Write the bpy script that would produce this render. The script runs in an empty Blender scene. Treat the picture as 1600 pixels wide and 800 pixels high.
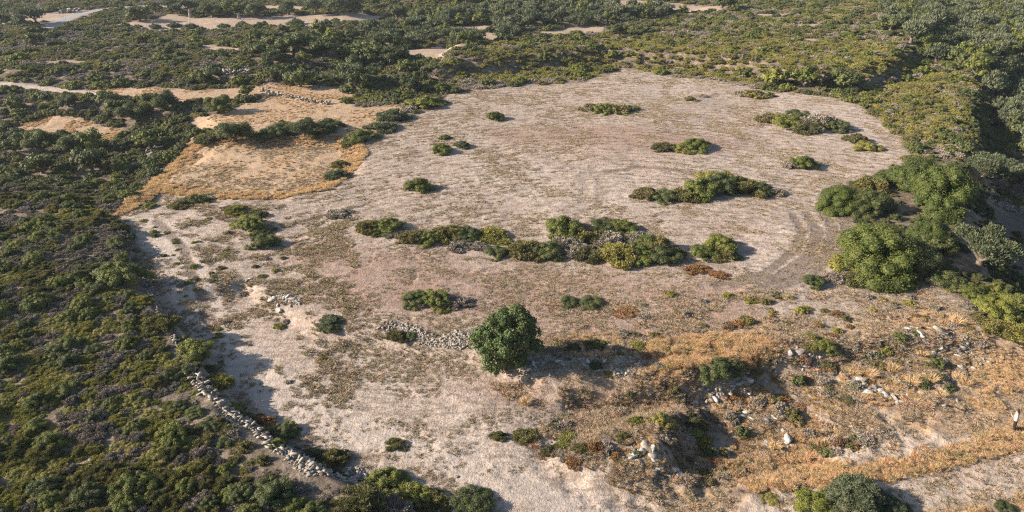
import bpy, bmesh, math, random
import numpy as np
from mathutils import Vector, Matrix

# ------------------------------------------------------------------ camera, world, sun, exposure
S = bpy.context.scene
COL = S.collection
F = 1080.0                      # focal length in pixels of the 1600 px wide photograph
PITCH = math.radians(27.0)
CH = 32.0
cam_d = bpy.data.cameras.new('camera'); cam = bpy.data.objects.new('camera', cam_d); COL.objects.link(cam)
cam.location = (0, 0, CH); cam.rotation_euler = (math.radians(90) - PITCH, 0, 0)
cam_d.sensor_width = 36; cam_d.lens = 36 * F / 1600; cam_d.clip_start = 0.5; cam_d.clip_end = 8000
S.camera = cam
SUN_EL = math.radians(23.0); SHADOW_DIR = math.radians(3.0)    # shadows run along +X, a touch away from the viewer
w = bpy.data.worlds.new('World'); S.world = w; w.use_nodes = True
nt = w.node_tree; nt.nodes.clear()
sky = nt.nodes.new('ShaderNodeTexSky'); sky.sky_type = 'NISHITA'; sky.sun_disc = False
sky.sun_elevation = SUN_EL
sky.air_density = 1.0; sky.dust_density = 1.0; sky.ozone_density = 1.2
bg = nt.nodes.new('ShaderNodeBackground'); bg.inputs['Strength'].default_value = 0.072
wo = nt.nodes.new('ShaderNodeOutputWorld')
nt.links.new(sky.outputs[0], bg.inputs[0]); nt.links.new(bg.outputs[0], wo.inputs[0])
sd = bpy.data.lights.new('sun', 'SUN'); sd.energy = 5.0; sd.angle = math.radians(0.53); sd.color = (1.0, 0.87, 0.73)
sun = bpy.data.objects.new('sun', sd); COL.objects.link(sun)
ldir = Vector((math.cos(SUN_EL) * math.cos(SHADOW_DIR), math.cos(SUN_EL) * math.sin(SHADOW_DIR), -math.sin(SUN_EL)))
sun.rotation_euler = ldir.to_track_quat('-Z', 'Y').to_euler()
tosun = -ldir
sky.sun_rotation = math.atan2(tosun.x, tosun.y)
S.view_settings.view_transform = 'Standard'; S.view_settings.look = 'None'
S.view_settings.exposure = 1.30; S.view_settings.gamma = 1
S.cycles.max_bounces = 4; S.cycles.diffuse_bounces = 2; S.cycles.transmission_bounces = 2
S.cycles.volume_bounces = 0; S.cycles.use_denoising = False; S.cycles.filter_width = 1.2

rng = np.random.default_rng(7)
random.seed(7)

# ------------------------------------------------------------------ projection helpers (photograph pixel <-> ground)
cp, sp = math.cos(PITCH), math.sin(PITCH)
def ray(px, py):
    a = (px - 800) / F; b = (400 - py) / F
    return a, cp + b * sp, -sp + b * cp           # un-normalised direction
def flat(px, py, z=0.0):
    dx, dy, dz = ray(px, py)
    t = (CH - z) / -dz
    return dx * t, dy * t
def project(x, y, z):
    d = y * cp - (z - CH) * sp
    u = y * sp + (z - CH) * cp
    d = np.where(d > 0.1, d, 0.1)
    return 800 + F * x / d, 400 - F * u / d, d

def hash2(ix, iy, seed):
    h = (ix.astype(np.int64) * 374761393 + iy.astype(np.int64) * 668265263 + seed * 1442695041) & 0xffffffff
    h = ((h ^ (h >> 13)) * 1274126177) & 0xffffffff
    return ((h ^ (h >> 16)) & 0xffff) / 65535.0
def vnoise(x, y, seed=0):
    x = np.asarray(x, float); y = np.asarray(y, float)
    ix, iy = np.floor(x), np.floor(y); fx, fy = x - ix, y - iy
    fx = fx * fx * (3 - 2 * fx); fy = fy * fy * (3 - 2 * fy)
    a = hash2(ix, iy, seed); b = hash2(ix + 1, iy, seed); c = hash2(ix, iy + 1, seed); d = hash2(ix + 1, iy + 1, seed)
    return (a * (1 - fx) + b * fx) * (1 - fy) + (c * (1 - fx) + d * fx) * fy
def fbm(x, y, seed=0, o=3):
    s = 0; a = 0.5; t = 0
    for k in range(o):
        s = s + a * vnoise(x * 2 ** k, y * 2 ** k, seed + k * 17); t += a; a *= 0.5
    return s / t
def smooth(e0, e1, v):
    t = np.clip((v - e0) / (e1 - e0), 0, 1); return t * t * (3 - 2 * t)
def linedist(P, x, y, closed=False):
    P = np.asarray(P, float); n = len(P); best = np.full(np.shape(x), 1e9)
    for i in range(n if closed else n - 1):
        a = P[i]; b = P[(i + 1) % n]; ab = b - a; L = max(ab @ ab, 1e-9)
        t = np.clip(((x - a[0]) * ab[0] + (y - a[1]) * ab[1]) / L, 0, 1)
        best = np.minimum(best, (x - a[0] - t * ab[0]) ** 2 + (y - a[1] - t * ab[1]) ** 2)
    return np.sqrt(best)
def inside(P, x, y):
    P = np.asarray(P, float); n = len(P); c = np.zeros(np.shape(x), bool)
    for i in range(n):
        x0, y0 = P[i]; x1, y1 = P[(i + 1) % n]
        if y0 == y1: continue
        c ^= ((y0 > y) != (y1 > y)) & (x < (x1 - x0) * (y - y0) / (y1 - y0) + x0)
    return c
def sdist(P, x, y):                                 # positive inside
    d = linedist(P, x, y, True); return np.where(inside(P, x, y), d, -d)

def fl(L): return [flat(*p) for p in L]
RELIEF = [   # outline in the photograph laid on the ground, rise in metres, half width of its bank
    (fl([(-500, 900), (-500, 300), (0, 285), (120, 322), (190, 365), (212, 450), (262, 510), (330, 590), (352, 645), (420, 697), (500, 742), (575, 768), (660, 812), (720, 950)]), 0.9, 0.9),
    (fl([(1550, 110), (1535, 180), (1548, 240), (1552, 300), (1565, 370), (1585, 430), (1620, 450), (1900, 470), (2200, 100), (1700, 60)]), -5.0, 4.5),
    (fl([(690, 120), (940, 96), (1100, 108), (1250, 128), (1345, 138), (1385, 122), (1450, 75), (1470, 40), (1400, 30), (1000, 55), (700, 85)]), 3.0, 3.0),
    (fl([(1062, 700), (1068, 655), (1105, 608), (1140, 585), (1220, 572), (1300, 600), (1335, 650), (1300, 700), (1200, 730), (1100, 725)]), -1.15, 1.8),
    (fl([(930, 742), (870, 705), (900, 672), (1000, 640), (1045, 640), (1045, 700), (1020, 745)]), .8, 1.3),
    (fl([(850, 612), (1100, 596), (1200, 555), (1330, 540), (1500, 530), (1650, 530), (1950, 560), (2000, 1100), (1100, 1100), (960, 800), (860, 712)]), -0.4, 3.0),
    (fl([(880, 600), (1000, 592), (1095, 590), (1110, 618), (1000, 625), (890, 622)]), -0.8, 1.2),
    (fl([(430, 470), (500, 512), (590, 520), (735, 546), (845, 604), (1100, 596), (1200, 555), (1330, 540), (1500, 530), (1650, 530), (1950, 560), (2000, 1100), (700, 1100), (575, 780), (350, 620), (250, 470), (380, 440)]), -0.7, 1.0),
    (fl([(210, 318), (330, 318), (440, 312), (545, 275), (560, 235), (530, 215), (300, 228), (260, 262)]), -0.6, 1.5),
    (fl([(-300, 200), (-300, 150), (200, 165), (300, 190), (290, 235), (180, 300), (0, 270)]), -2.5, 5.0),
    (fl([(0, 50), (300, 60), (540, 50), (560, 95), (420, 130), (150, 125), (0, 128)]), 2.0, 6.0),
    (fl([(560, 10), (1100, 8), (1100, 35), (760, 68), (620, 70)]), -2.0, 8.0),
]
ROUGH = fl([(950, 620), (1000, 560), (1200, 540), (1500, 505), (1580, 540), (1500, 610), (1340, 680), (1200, 740), (1060, 760), (980, 740), (930, 700)])
def H(x, y):
    x = np.asarray(x, float); y = np.asarray(y, float)
    h = 0.9 * (fbm(x / 22, y / 22, 3) - 0.5) * smooth(20, 60, y) + 5.0 * (fbm(x / 90 + 3, y / 90, 9) - 0.5) * smooth(130, 220, y)
    wob = 1.6 * (fbm(x / 5, y / 5, 21) - 0.5)
    for P, a, wd in RELIEF:
        h = h + a * smooth(-wd, wd, sdist(P, x, y) + wob * min(wd, 1.2))
    h = h + 0.16 * (fbm(x / 2.2, y / 2.2, 5) - 0.5) + 0.07 * (vnoise(x / 0.6, y / 0.6, 8) - 0.5)
    rgh = smooth(-6, 1, sdist(ROUGH, x, y))
    h = h + rgh * (0.55 * (fbm(x / 2.2, y / 2.2, 77, 4) - .5) + .35 * (fbm(x / .9, y / .9, 78) - .5) + .18 * (vnoise(x / .45, y / .45, 79) - .5))
    return h
def ground_at(px, py):
    """Photograph pixel -> point on the relief (vectorised)."""
    px = np.atleast_1d(np.asarray(px, float)); py = np.atleast_1d(np.asarray(py, float))
    dx, dy, dz = ray(px, py); dz = np.minimum(dz, -0.03)
    t = CH / -dz * 0.8; step = CH / -dz * 0.01
    done = np.zeros(len(px), bool)
    for k in range(60):
        z = CH + dz * t
        hit = z <= H(dx * t, dy * t)
        done |= hit
        t = np.where(done, t, t + step)
        if done.all(): break
    lo, hi = t - step, t
    for k in range(8):
        m = (lo + hi) / 2
        below = CH + dz * m <= H(dx * m, dy * m)
        hi = np.where(below, m, hi); lo = np.where(below, lo, m)
    x, y = dx * hi, dy * hi
    return x, y, H(x, y)
def pt(px, py):
    x, y, z = ground_at(px, py); return float(x[0]), float(y[0]), float(z[0])
def poly(L):
    a = np.array(L, float); x, y, z = ground_at(a[:, 0], a[:, 1]); return np.stack([x, y], 1)

# ------------------------------------------------------------------ where things grow (outlines traced, laid on the ground)
OPEN = poly([(640, 185), (668, 172), (700, 147), (760, 139), (850, 131), (915, 130), (945, 113), (975, 107), (1020, 113), (1060, 120), (1120, 125), (1190, 140), (1300, 152), (1345, 165),
    (1375, 190), (1405, 212), (1425, 240), (1405, 262), (1360, 275), (1310, 288), (1290, 330), (1335, 350), (1318, 400), (1335, 440), (1400, 452), (1470, 450), (1500, 470), (1550, 520), (1620, 535),
    (1900, 560), (1900, 900), (1000, 900), (720, 900), (640, 800), (560, 745), (480, 700), (400, 650), (352, 625), (330, 575), (280, 515), (235, 460), (212, 400), (205, 370), (175, 345), (175, 330), (225, 298), (255, 265),
    (285, 235), (300, 222), (330, 228), (400, 222), (500, 215), (530, 212), (545, 235), (560, 228), (590, 212)])
FIELD = poly([(640, 185), (668, 172), (700, 147), (760, 139), (850, 131), (915, 130), (945, 113), (975, 107), (1020, 113), (1060, 120), (1120, 125), (1190, 140), (1300, 152), (1345, 165),
    (1375, 190), (1405, 212), (1425, 240), (1405, 262), (1360, 275), (1310, 288), (1290, 330), (1335, 350), (1318, 400), (1290, 440), (1200, 450), (1080, 430), (800, 420), (640, 400), (520, 380), (430, 380),
    (425, 320), (500, 302), (548, 275), (560, 240), (600, 210)])
GOLD = [poly(p) for p in [
    [(300, 224), (420, 218), (530, 212), (565, 225), (575, 240), (548, 275), (520, 296), (440, 312), (330, 313), (250, 302), (215, 325), (175, 342), (195, 318), (240, 280), (285, 240)],
    [(300, 185), (340, 180), (385, 160), (430, 150), (520, 150), (560, 168), (620, 163), (640, 178), (600, 205), (560, 225), (530, 215), (520, 200), (440, 190), (400, 208), (310, 206)],
    [(18, 198), (60, 184), (90, 178), (150, 190), (203, 205), (170, 222), (150, 222), (110, 212), (50, 212)],
    [(130, 142), (180, 135), (260, 138), (320, 141), (420, 128), (520, 135), (560, 150), (520, 158), (430, 150), (330, 158), (270, 160), (200, 152)],
]]
FAR = [poly(p) for p in [
    [(175, 38), (240, 30), (260, 22), (330, 28), (600, 24), (595, 36), (500, 42), (400, 40), (330, 47), (240, 48)],
    [(-60, 28), (0, 25), (60, 22), (110, 14), (150, 18), (100, 31), (0, 40), (-60, 40)], [(35, 56), (75, 47), (95, 50), (60, 58)],
    [(615, 80), (690, 68), (730, 76), (700, 84), (630, 86)], [(700, 52), (780, 50), (785, 66), (730, 66)], [(845, 50), (900, 40), (980, 44), (940, 52), (860, 56)], [(905, 4), (1010, 0), (1140, 10), (1140, 20), (1060, 18), (980, 12)],
    [(1550, 8), (1620, 0), (1640, 16), (1560, 22)], [(1245, 38), (1280, 37), (1275, 43), (1245, 42)], [(310, 70), (350, 70), (400, 78), (330, 80)], [(420, 69), (470, 72), (455, 76), (410, 73)], [(180, 13), (330, 6), (480, 10), (470, 16), (300, 13)], [(60, 97), (110, 93), (150, 97), (90, 101)], [(590, 66), (640, 62), (650, 68), (600, 72)], [(1180, 22), (1240, 20), (1230, 26), (1190, 27)], [(1330, 30), (1400, 26), (1390, 32)], [(1240, 60), (1290, 62), (1270, 66)], [(690, 42), (760, 38), (790, 46), (720, 52)]]]
SANDY = [poly(p) for p in [
    [(1130, 120), (1320, 150), (1400, 200), (1420, 250), (1330, 290), (1330, 330), (1310, 400), (1290, 440), (1150, 440), (1150, 380), (1240, 340), (1250, 300), (1330, 240), (1180, 205), (1170, 160)],
    [(205, 335), (270, 322), (330, 330), (320, 400), (330, 470), (440, 560), (560, 560), (700, 600), (860, 660), (900, 720), (980, 780), (1150, 830), (700, 830), (600, 740), (450, 650), (350, 570), (270, 490), (215, 400)],
    [(945, 110), (1130, 125), (1180, 150), (1050, 150), (930, 140)], [(700, 215), (960, 230), (1240, 240), (1240, 290), (960, 345), (700, 300)]]]
RED = [poly(p) for p in [
    [(760, 200), (1000, 195), (1180, 230), (1000, 262), (780, 250)], [(520, 395), (780, 410), (1180, 440), (1180, 520), (860, 540), (740, 500), (560, 500), (480, 440)], [(640, 485), (740, 490), (740, 520), (600, 500)],
    [(740, 590), (1000, 600), (1050, 650), (900, 670), (760, 640)], [(440, 400), (520, 380), (640, 420), (560, 470)]]]
BROWN = [poly(p) for p in [   # dry tall growth at the lower right
    [(900, 520), (1200, 520), (1440, 480), (1620, 540), (1900, 580), (1900, 900), (1180, 900), (1020, 760), (960, 700), (1040, 640), (860, 600), (840, 540)],
    [(1010, 540), (1180, 525), (1230, 560), (1130, 590), (1020, 580)]]]
ROCKY = [poly(p) for p in [
    [(590, 500), (740, 520), (745, 550), (600, 530)], [(425, 455), (470, 466), (470, 476), (440, 470)], [(860, 560), (1000, 560), (1010, 590), (870, 585)], [(1000, 560), (1180, 560), (1320, 550), (1380, 620), (1330, 700), (1120, 740), (990, 760), (960, 720), (1060, 650), (1100, 600)],
    [(1400, 520), (1530, 510), (1560, 570), (1480, 600), (1330, 600), (1340, 560)], [(1560, 300), (1620, 320), (1620, 340), (1540, 320)], [(160, 240), (240, 225), (270, 245), (190, 262)], [(1500, 470), (1560, 480), (1560, 530), (1510, 520)],
    [(225, 380), (245, 380), (350, 620), (330, 620)], [(345, 625), (420, 670), (570, 735), (575, 765), (480, 745), (350, 655)]]]
TRACKS = [poly(p) for p in [
    [(245, 345), (285, 385), (300, 430), (318, 470), (335, 520)], [(1238, 335), (1256, 362), (1240, 395), (1195, 428), (1120, 446)], [(1262, 332), (1278, 362), (1262, 400), (1210, 436)],
    [(1292, 330), (1302, 355), (1290, 390), (1240, 430), (1180, 452)], [(1318, 340), (1322, 362), (1310, 385)], [(925, 260), (940, 290), (935, 320), (900, 335)], [(906, 275), (915, 295), (905, 315), (880, 330)],
    [(1090, 270), (1000, 260), (900, 280)], [(1600, 690), (1450, 720), (1300, 745), (1150, 770)]]]
PALETRACK = [poly(p) for p in [[(-60, 134), (20, 133), (60, 137), (110, 143), (170, 146)], [(245, 345), (290, 390), (305, 430), (325, 475), (350, 530), (430, 600), (540, 660), (680, 715), (820, 760), (900, 800)], [(250, 370), (262, 420), (290, 480), (340, 545), (420, 620), (560, 690)], [(1320, 705), (1400, 690), (1500, 700), (1640, 725)], [(1200, 800), (1330, 778), (1460, 768), (1640, 735)]]]
ROAD = poly([(60, 44), (85, 38), (108, 27), (130, 21), (160, 15), (200, 11), (260, 9), (300, 8)])
GULLY_SHADE = poly([(1548, 300), (1620, 330), (1640, 440), (1590, 440), (1560, 380)])  # outline of the gully shade that the soil colour paints
FURROW = poly([(425, 320), (520, 300), (565, 262), (600, 215), (668, 176), (705, 150), (850, 134), (915, 133), (960, 112), (1060, 122), (1190, 142), (1320, 165)])

# ------------------------------------------------------------------ node helpers / materials
class NT:
    def __init__(self, name):
        self.m = bpy.data.materials.new(name); self.m.use_nodes = True
        self.t = self.m.node_tree; self.t.nodes.clear()
        self.out = self.n('ShaderNodeOutputMaterial')
    def n(self, typ, **kw):
        nd = self.t.nodes.new(typ)
        for k, v in kw.items(): setattr(nd, k, v)
        return nd
    def put(self, sock, v):
        if hasattr(v, 'node'): self.t.links.new(v, sock)
        else:
            if hasattr(sock.default_value, '__len__') and len(sock.default_value) == 4 and len(v) == 3: v = (*v, 1)
            sock.default_value = v
    def attr(self, name): return self.n('ShaderNodeAttribute', attribute_name=name).outputs['Fac']
    def noise(self, scale, detail=3, rough=0.6, vec=None, dist=0.0):
        nd = self.n('ShaderNodeTexNoise'); nd.inputs['Scale'].default_value = scale; nd.inputs['Detail'].default_value = detail
        nd.inputs['Roughness'].default_value = rough; nd.inputs['Distortion'].default_value = dist
        if vec is not None: self.put(nd.inputs['Vector'], vec)
        return nd.outputs['Fac']
    def math(self, op, a, b=0.0, c=None, clamp=False):
        nd = self.n('ShaderNodeMath', operation=op, use_clamp=clamp); self.put(nd.inputs[0], a); self.put(nd.inputs[1], b)
        if c is not None: self.put(nd.inputs[2], c)
        return nd.outputs[0]
    def mix(self, f, a, b, mode='MIX'):
        nd = self.n('ShaderNodeMix', data_type='RGBA', blend_type=mode); self.put(nd.inputs[0], f)
        self.put(nd.inputs[6], a); self.put(nd.inputs[7], b); return nd.outputs[2]
    def ramp(self, f, stops, interp='LINEAR'):
        nd = self.n('ShaderNodeValToRGB'); cr = nd.color_ramp; cr.interpolation = interp
        while len(cr.elements) < len(stops): cr.elements.new(0.5)
        for e, (p, c) in zip(cr.elements, stops):
            e.position = p; e.color = (*c, 1) if len(c) == 3 else c
        self.put(nd.inputs[0], f); return nd.outputs[0]
    def map(self, v, a, b, c=0.0, d=1.0):
        nd = self.n('ShaderNodeMapRange'); self.put(nd.inputs[0], v)
        for i, q in enumerate((a, b, c, d)): nd.inputs[1 + i].default_value = q
        return nd.outputs[0]

def foliage_mat(name, stops, trans=0.2, dead=None):
    """Leaf colour from the plant (object random) and from each leaf clump (attribute tint)."""
    N = NT(name)
    r = N.n('ShaderNodeObjectInfo').outputs['Random']
    c = N.ramp(r, stops)
    tint = N.attr('tint')
    pos = N.n('ShaderNodeNewGeometry').outputs['Position']
    patch = N.noise(0.9, 2, 0.5, pos)
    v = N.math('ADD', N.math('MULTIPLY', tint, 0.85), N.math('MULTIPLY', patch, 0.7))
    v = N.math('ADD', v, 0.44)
    hs = N.n('ShaderNodeHueSaturation'); N.put(hs.inputs['Color'], c); N.put(hs.inputs['Value'], v)
    N.put(hs.inputs['Hue'], N.math('ADD', 0.5, N.math('MULTIPLY', N.math('SUBTRACT', patch, 0.5), -0.07)))
    col = hs.outputs[0]
    col = N.mix(N.math('MULTIPLY', N.map(N.noise(1.7, 3, .6, pos), .58, .66), .55), col, (.17, .135, .095)) if trans else col
    if dead: col = N.mix(N.map(tint, 1.0 - dead[0], 1.0 - dead[0] + 0.01), col, dead[1])
    d = N.n('ShaderNodeBsdfPrincipled'); N.put(d.inputs['Base Color'], col); d.inputs['Roughness'].default_value = 0.6
    d.inputs['Specular IOR Level'].default_value = 0.22
    if trans:
        t = N.n('ShaderNodeBsdfTranslucent'); N.put(t.inputs['Color'], N.mix(0.5, col, (0.10, 0.14, 0.02)))
        m = N.n('ShaderNodeMixShader'); m.inputs[0].default_value = trans
        N.t.links.new(d.outputs[0], m.inputs[1]); N.t.links.new(t.outputs[0], m.inputs[2]); N.t.links.new(m.outputs[0], N.out.inputs[0])
    else: N.t.links.new(d.outputs[0], N.out.inputs[0])
    return N.m

M = {}
M['mastic'] = foliage_mat('mastic_leaves', [(0, (.078, .094, .024)), (.5, (.106, .122, .026)), (1, (.150, .158, .032))], dead=(.03, (.16, .07, .03)))
M['dark'] = foliage_mat('dark_leaves', [(0, (.054, .068, .024)), (.5, (.074, .088, .030)), (1, (.096, .108, .036))])
M['heath'] = foliage_mat('heath_leaves', [(0, (.098, .096, .046)), (.35, (.125, .118, .044)), (.7, (.165, .145, .046)), (1, (.150, .128, .068))], dead=(.10, (.13, .09, .06)))
M['yellow'] = foliage_mat('yellow_leaves', [(0, (.165, .165, .044)), (.5, (.210, .195, .046)), (1, (.240, .205, .060))], dead=(.05, (.18, .12, .06)))
M['grey'] = foliage_mat('grey_twigs', [(0, (.205, .180, .140)), (.5, (.250, .205, .165)), (1, (.185, .175, .125))], trans=0)
M['rust'] = foliage_mat('rusty_twigs', [(0, (.20, .11, .045)), (.5, (.24, .13, .055)), (1, (.17, .11, .07))], trans=0)
M['olive'] = foliage_mat('olive_leaves', [(0, (.092, .108, .058)), (.5, (.110, .126, .070)), (1, (.130, .142, .084))])
M['carob'] = foliage_mat('carob_leaves', [(0, (.070, .098, .034)), (1, (.070, .098, .034))], dead=(.012, (.20, .14, .05)))
M['straw'] = foliage_mat('straw', [(0, (.54, .37, .205)), (.5, (.62, .44, .25)), (1, (.48, .31, .165))], trans=0.25)
M['tuft'] = foliage_mat('dry_tuft', [(0, (.40, .30, .215)), (.35, (.36, .285, .18)), (.7, (.30, .25, .15)), (.85, (.42, .29, .18)), (1, (.27, .23, .14))], trans=0.15)

M['brush'] = foliage_mat('dry_brush', [(0, (.36, .26, .17)), (.4, (.42, .31, .20)), (.7, (.32, .27, .21)), (1, (.50, .33, .19))], trans=0.1)
M['bigmastic'] = foliage_mat('big_mastic_leaves', [(0, (.056, .076, .018)), (.5, (.070, .092, .020)), (1, (.088, .106, .022))], dead=(.03, (.16, .08, .03)))
def bark():
    N = NT('bark'); pos = N.n('ShaderNodeNewGeometry').outputs['Position']
    c = N.ramp(N.noise(9, 4, .6, pos), [(.3, (.07, .05, .035)), (.7, (.20, .16, .12))])
    d = N.n('ShaderNodeBsdfPrincipled'); N.put(d.inputs['Base Color'], c); d.inputs['Roughness'].default_value = .9
    b = N.n('ShaderNodeBump'); b.inputs['Strength'].default_value = .5; N.put(b.inputs['Height'], N.noise(20, 3, .6, pos)); N.t.links.new(b.outputs[0], d.inputs['Normal'])
    N.t.links.new(d.outputs[0], N.out.inputs[0]); return N.m
M['bark'] = bark()
def stone():
    N = NT('limestone'); pos = N.n('ShaderNodeNewGeometry').outputs['Position']
    r = N.n('ShaderNodeObjectInfo').outputs['Random']
    c = N.ramp(N.noise(3.2, 5, .65, pos), [(.25, (.09, .08, .068)), (.42, (.20, .175, .145)), (.62, (.34, .30, .25)), (.8, (.18, .145, .105))])
    c = N.mix(N.map(N.noise(7, 3, .5, pos), .62, .7), c, (.42, .27, .12))
    c = N.mix(N.map(N.noise(14, 3, .6, pos), .6, .68), c, (.10, .095, .085))
    hs = N.n('ShaderNodeHueSaturation'); N.put(hs.inputs['Color'], c); N.put(hs.inputs['Value'], N.map(r, 0, 1, .8, 1.15))
    d = N.n('ShaderNodeBsdfPrincipled'); N.put(d.inputs['Base Color'], hs.outputs[0]); d.inputs['Roughness'].default_value = .92
    b = N.n('ShaderNodeBump'); b.inputs['Strength'].default_value = .7; b.inputs['Distance'].default_value = .05
    N.put(b.inputs['Height'], N.noise(9, 5, .65, pos)); N.t.links.new(b.outputs[0], d.inputs['Normal'])
    N.t.links.new(d.outputs[0], N.out.inputs[0]); return N.m
M['stone'] = stone()
def pale_stone():
    N = NT('weathered_limestone'); pos = N.n('ShaderNodeNewGeometry').outputs['Position']
    c = N.ramp(N.noise(3.5, 5, .7, pos), [(.28, (.14, .13, .12)), (.45, (.36, .34, .315)), (.6, (.50, .475, .44)), (.78, (.33, .27, .20))]); c = N.mix(N.map(N.noise(12, 3, .6, pos), .6, .66), c, (.12, .11, .095))
    d = N.n('ShaderNodeBsdfPrincipled'); N.put(d.inputs['Base Color'], c); d.inputs['Roughness'].default_value = .9
    b = N.n('ShaderNodeBump'); b.inputs['Strength'].default_value = .8; b.inputs['Distance'].default_value = .06; N.put(b.inputs['Height'], N.noise(7, 5, .7, pos)); N.t.links.new(b.outputs[0], d.inputs['Normal'])
    N.t.links.new(d.outputs[0], N.out.inputs[0]); return N.m
M['pale_stone'] = pale_stone()

def ground_mat():
    N = NT('dry_earth'); pos = N.n('ShaderNodeNewGeometry').outputs['Position']
    n1 = N.noise(.18, 4, .6, pos); n2 = N.noise(1.1, 5, .65, pos); n3 = N.noise(5.0, 4, .7, pos); n4 = N.noise(16, 2, .7, pos)
    sx = N.n('ShaderNodeMapping'); sx.inputs['Scale'].default_value = (.55, 2.2, 1); N.put(sx.inputs['Vector'], pos)
    streak = N.noise(1.0, 5, .68, sx.outputs[0])
    # bare stony soil
    c = N.ramp(n2, [(.25, (.27, .205, .160)), (.45, (.365, .290, .235)), (.65, (.445, .370, .310)), (.8, (.34, .268, .21))])
    c = N.mix(N.math('MULTIPLY', N.attr('red'), N.map(n1, .3, .6, .35, .9)), c, (.30, .19, .145))
    c = N.mix(N.math('MULTIPLY', N.attr('sandy'), N.map(n1, .3, .65, .15, .75)), c, (.47, .395, .335))
    # litter and stubble specks
    c = N.mix(N.math('MULTIPLY', N.map(streak, .49, .57), .68), c, (.20, .155, .115))
    c = N.mix(N.math('MULTIPLY', N.map(n3, .50, .60), .6), c, (.22, .16, .115))
    c = N.mix(N.math('MULTIPLY', N.map(n4, .60, .68), .6), c, (.62, .55, .47))
    # golden stubble terraces and brown dry growth
    gold = N.ramp(n2, [(.3, (.31, .21, .13)), (.5, (.39, .275, .175)), (.7, (.44, .33, .225))])
    gold = N.mix(N.math('MULTIPLY', N.map(streak, .48, .6), .4), gold, (.34, .22, .125))
    gold = N.mix(N.map(n1, .55, .75, 0, .3), gold, (.52, .42, .32))
    c = N.mix(N.math('MULTIPLY', N.attr('gold'), N.map(n3, .2, .6, .75, 1)), c, gold)
    br = N.ramp(n3, [(.3, (.15, .10, .06)), (.5, (.31, .205, .115)), (.7, (.46, .31, .17))])
    c = N.mix(N.math('MULTIPLY', N.attr('brown'), N.map(n2, .38, .56, .2, .85)), c, br)
    # pale far fields
    c = N.mix(N.math('MULTIPLY', N.attr('far'), N.map(n2, .35, .6, .45, 1)), c, N.ramp(n1, [(.3, (.34, .25, .175)), (.7, (.42, .32, .235))]))
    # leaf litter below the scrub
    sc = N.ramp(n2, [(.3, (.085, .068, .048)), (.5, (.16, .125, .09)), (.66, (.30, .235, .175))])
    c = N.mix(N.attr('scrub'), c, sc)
    # pale rubble soil
    c = N.mix(N.math('MULTIPLY', N.attr('rocky'), N.map(n2, .35, .6, .2, .9)), c, N.ramp(n3, [(.35, (.12, .095, .072)), (.5, (.22, .18, .145)), (.62, (.34, .30, .26))]))
    c = N.mix(N.math('MULTIPLY', N.attr('pale'), N.map(n2, .3, .6, .3, .75)), c, (.46, .39, .33))
    c = N.mix(N.attr('gully'), c, N.ramp(n2, [(.3, (.10, .085, .065)), (.7, (.17, .14, .11))]))  # gully floor darkened: its shade is put into the soil colour
    c = N.mix(N.attr('road'), c, (.30, .29, .28))
    # plough lines: stubble rows and clod shadows, both put into the soil colour
    fd = N.attr('furrow')
    fur = N.math('SINE', N.math('MULTIPLY', fd, 2 * math.pi / 1.7))
    fm = N.math('MULTIPLY', N.attr('fieldm'), N.map(N.noise(.3, 5, .7, pos), .43, .60))
    fur = N.math('MULTIPLY', fur, fm)
    c = N.mix(N.math('MULTIPLY', N.map(fur, .1, .7), .46), c, (.17, .125, .095))
    c = N.mix(N.math('MULTIPLY', N.attr('rut'), N.map(n3, .35, .6, .5, 1)), c, (.16, .122, .095))
    h = N.math('ADD', N.math('MULTIPLY', n3, .10), N.math('MULTIPLY', n2, .22))
    h = N.math('ADD', h, N.math('MULTIPLY', streak, .22))
    h = N.math('ADD', h, N.math('MULTIPLY', n4, .02))
    h = N.math('ADD', h, N.math('MULTIPLY', fur, -.05))
    h = N.math('ADD', h, N.math('MULTIPLY', N.attr('rut'), -.10))
    b = N.n('ShaderNodeBump'); b.inputs['Strength'].default_value = .85; b.inputs['Distance'].default_value = 1.0; N.put(b.inputs['Height'], h)
    d = N.n('ShaderNodeBsdfPrincipled'); N.put(d.inputs['Base Color'], c); d.inputs['Roughness'].default_value = .95; d.inputs['Specular IOR Level'].default_value = .15
    N.t.links.new(b.outputs[0], d.inputs['Normal']); N.t.links.new(d.outputs[0], N.out.inputs[0]); return N.m
M['ground'] = ground_mat()

# ------------------------------------------------------------------ the land
def anyof(polys, x, y, wd):
    v = np.zeros(np.shape(x))
    for P in polys:
        P = np.asarray(P); cx = P.min(0) - wd - 4, P.max(0) + wd + 4
        k = (x > cx[0][0]) & (x < cx[1][0]) & (y > cx[0][1]) & (y < cx[1][1])
        if not k.any(): continue
        xs, ys = x[k], y[k]
        v[k] = np.maximum(v[k], smooth(-wd, wd, sdist(P, xs, ys) + wd * 2.2 * (fbm(xs / 3, ys / 3, 31) - .5)))
    return v
def lines(polys, x, y, wd, jitter=0.0):
    v = np.zeros(np.shape(x))
    for P in polys: v = np.maximum(v, 1 - smooth(wd * .4, wd, linedist(P, x + jitter * (fbm(x / 4, y / 4, 41) - .5), y)))
    return v
def furrow_phase(x, y): return np.hypot(x - 12, y - 38) + 7.0 * fbm(x / 18, y / 18, 33) + 1.3 * vnoise(x / 2.2, y / 2.2, 34) + 2.2 * vnoise(x / 7, y / 7, 35)
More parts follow.
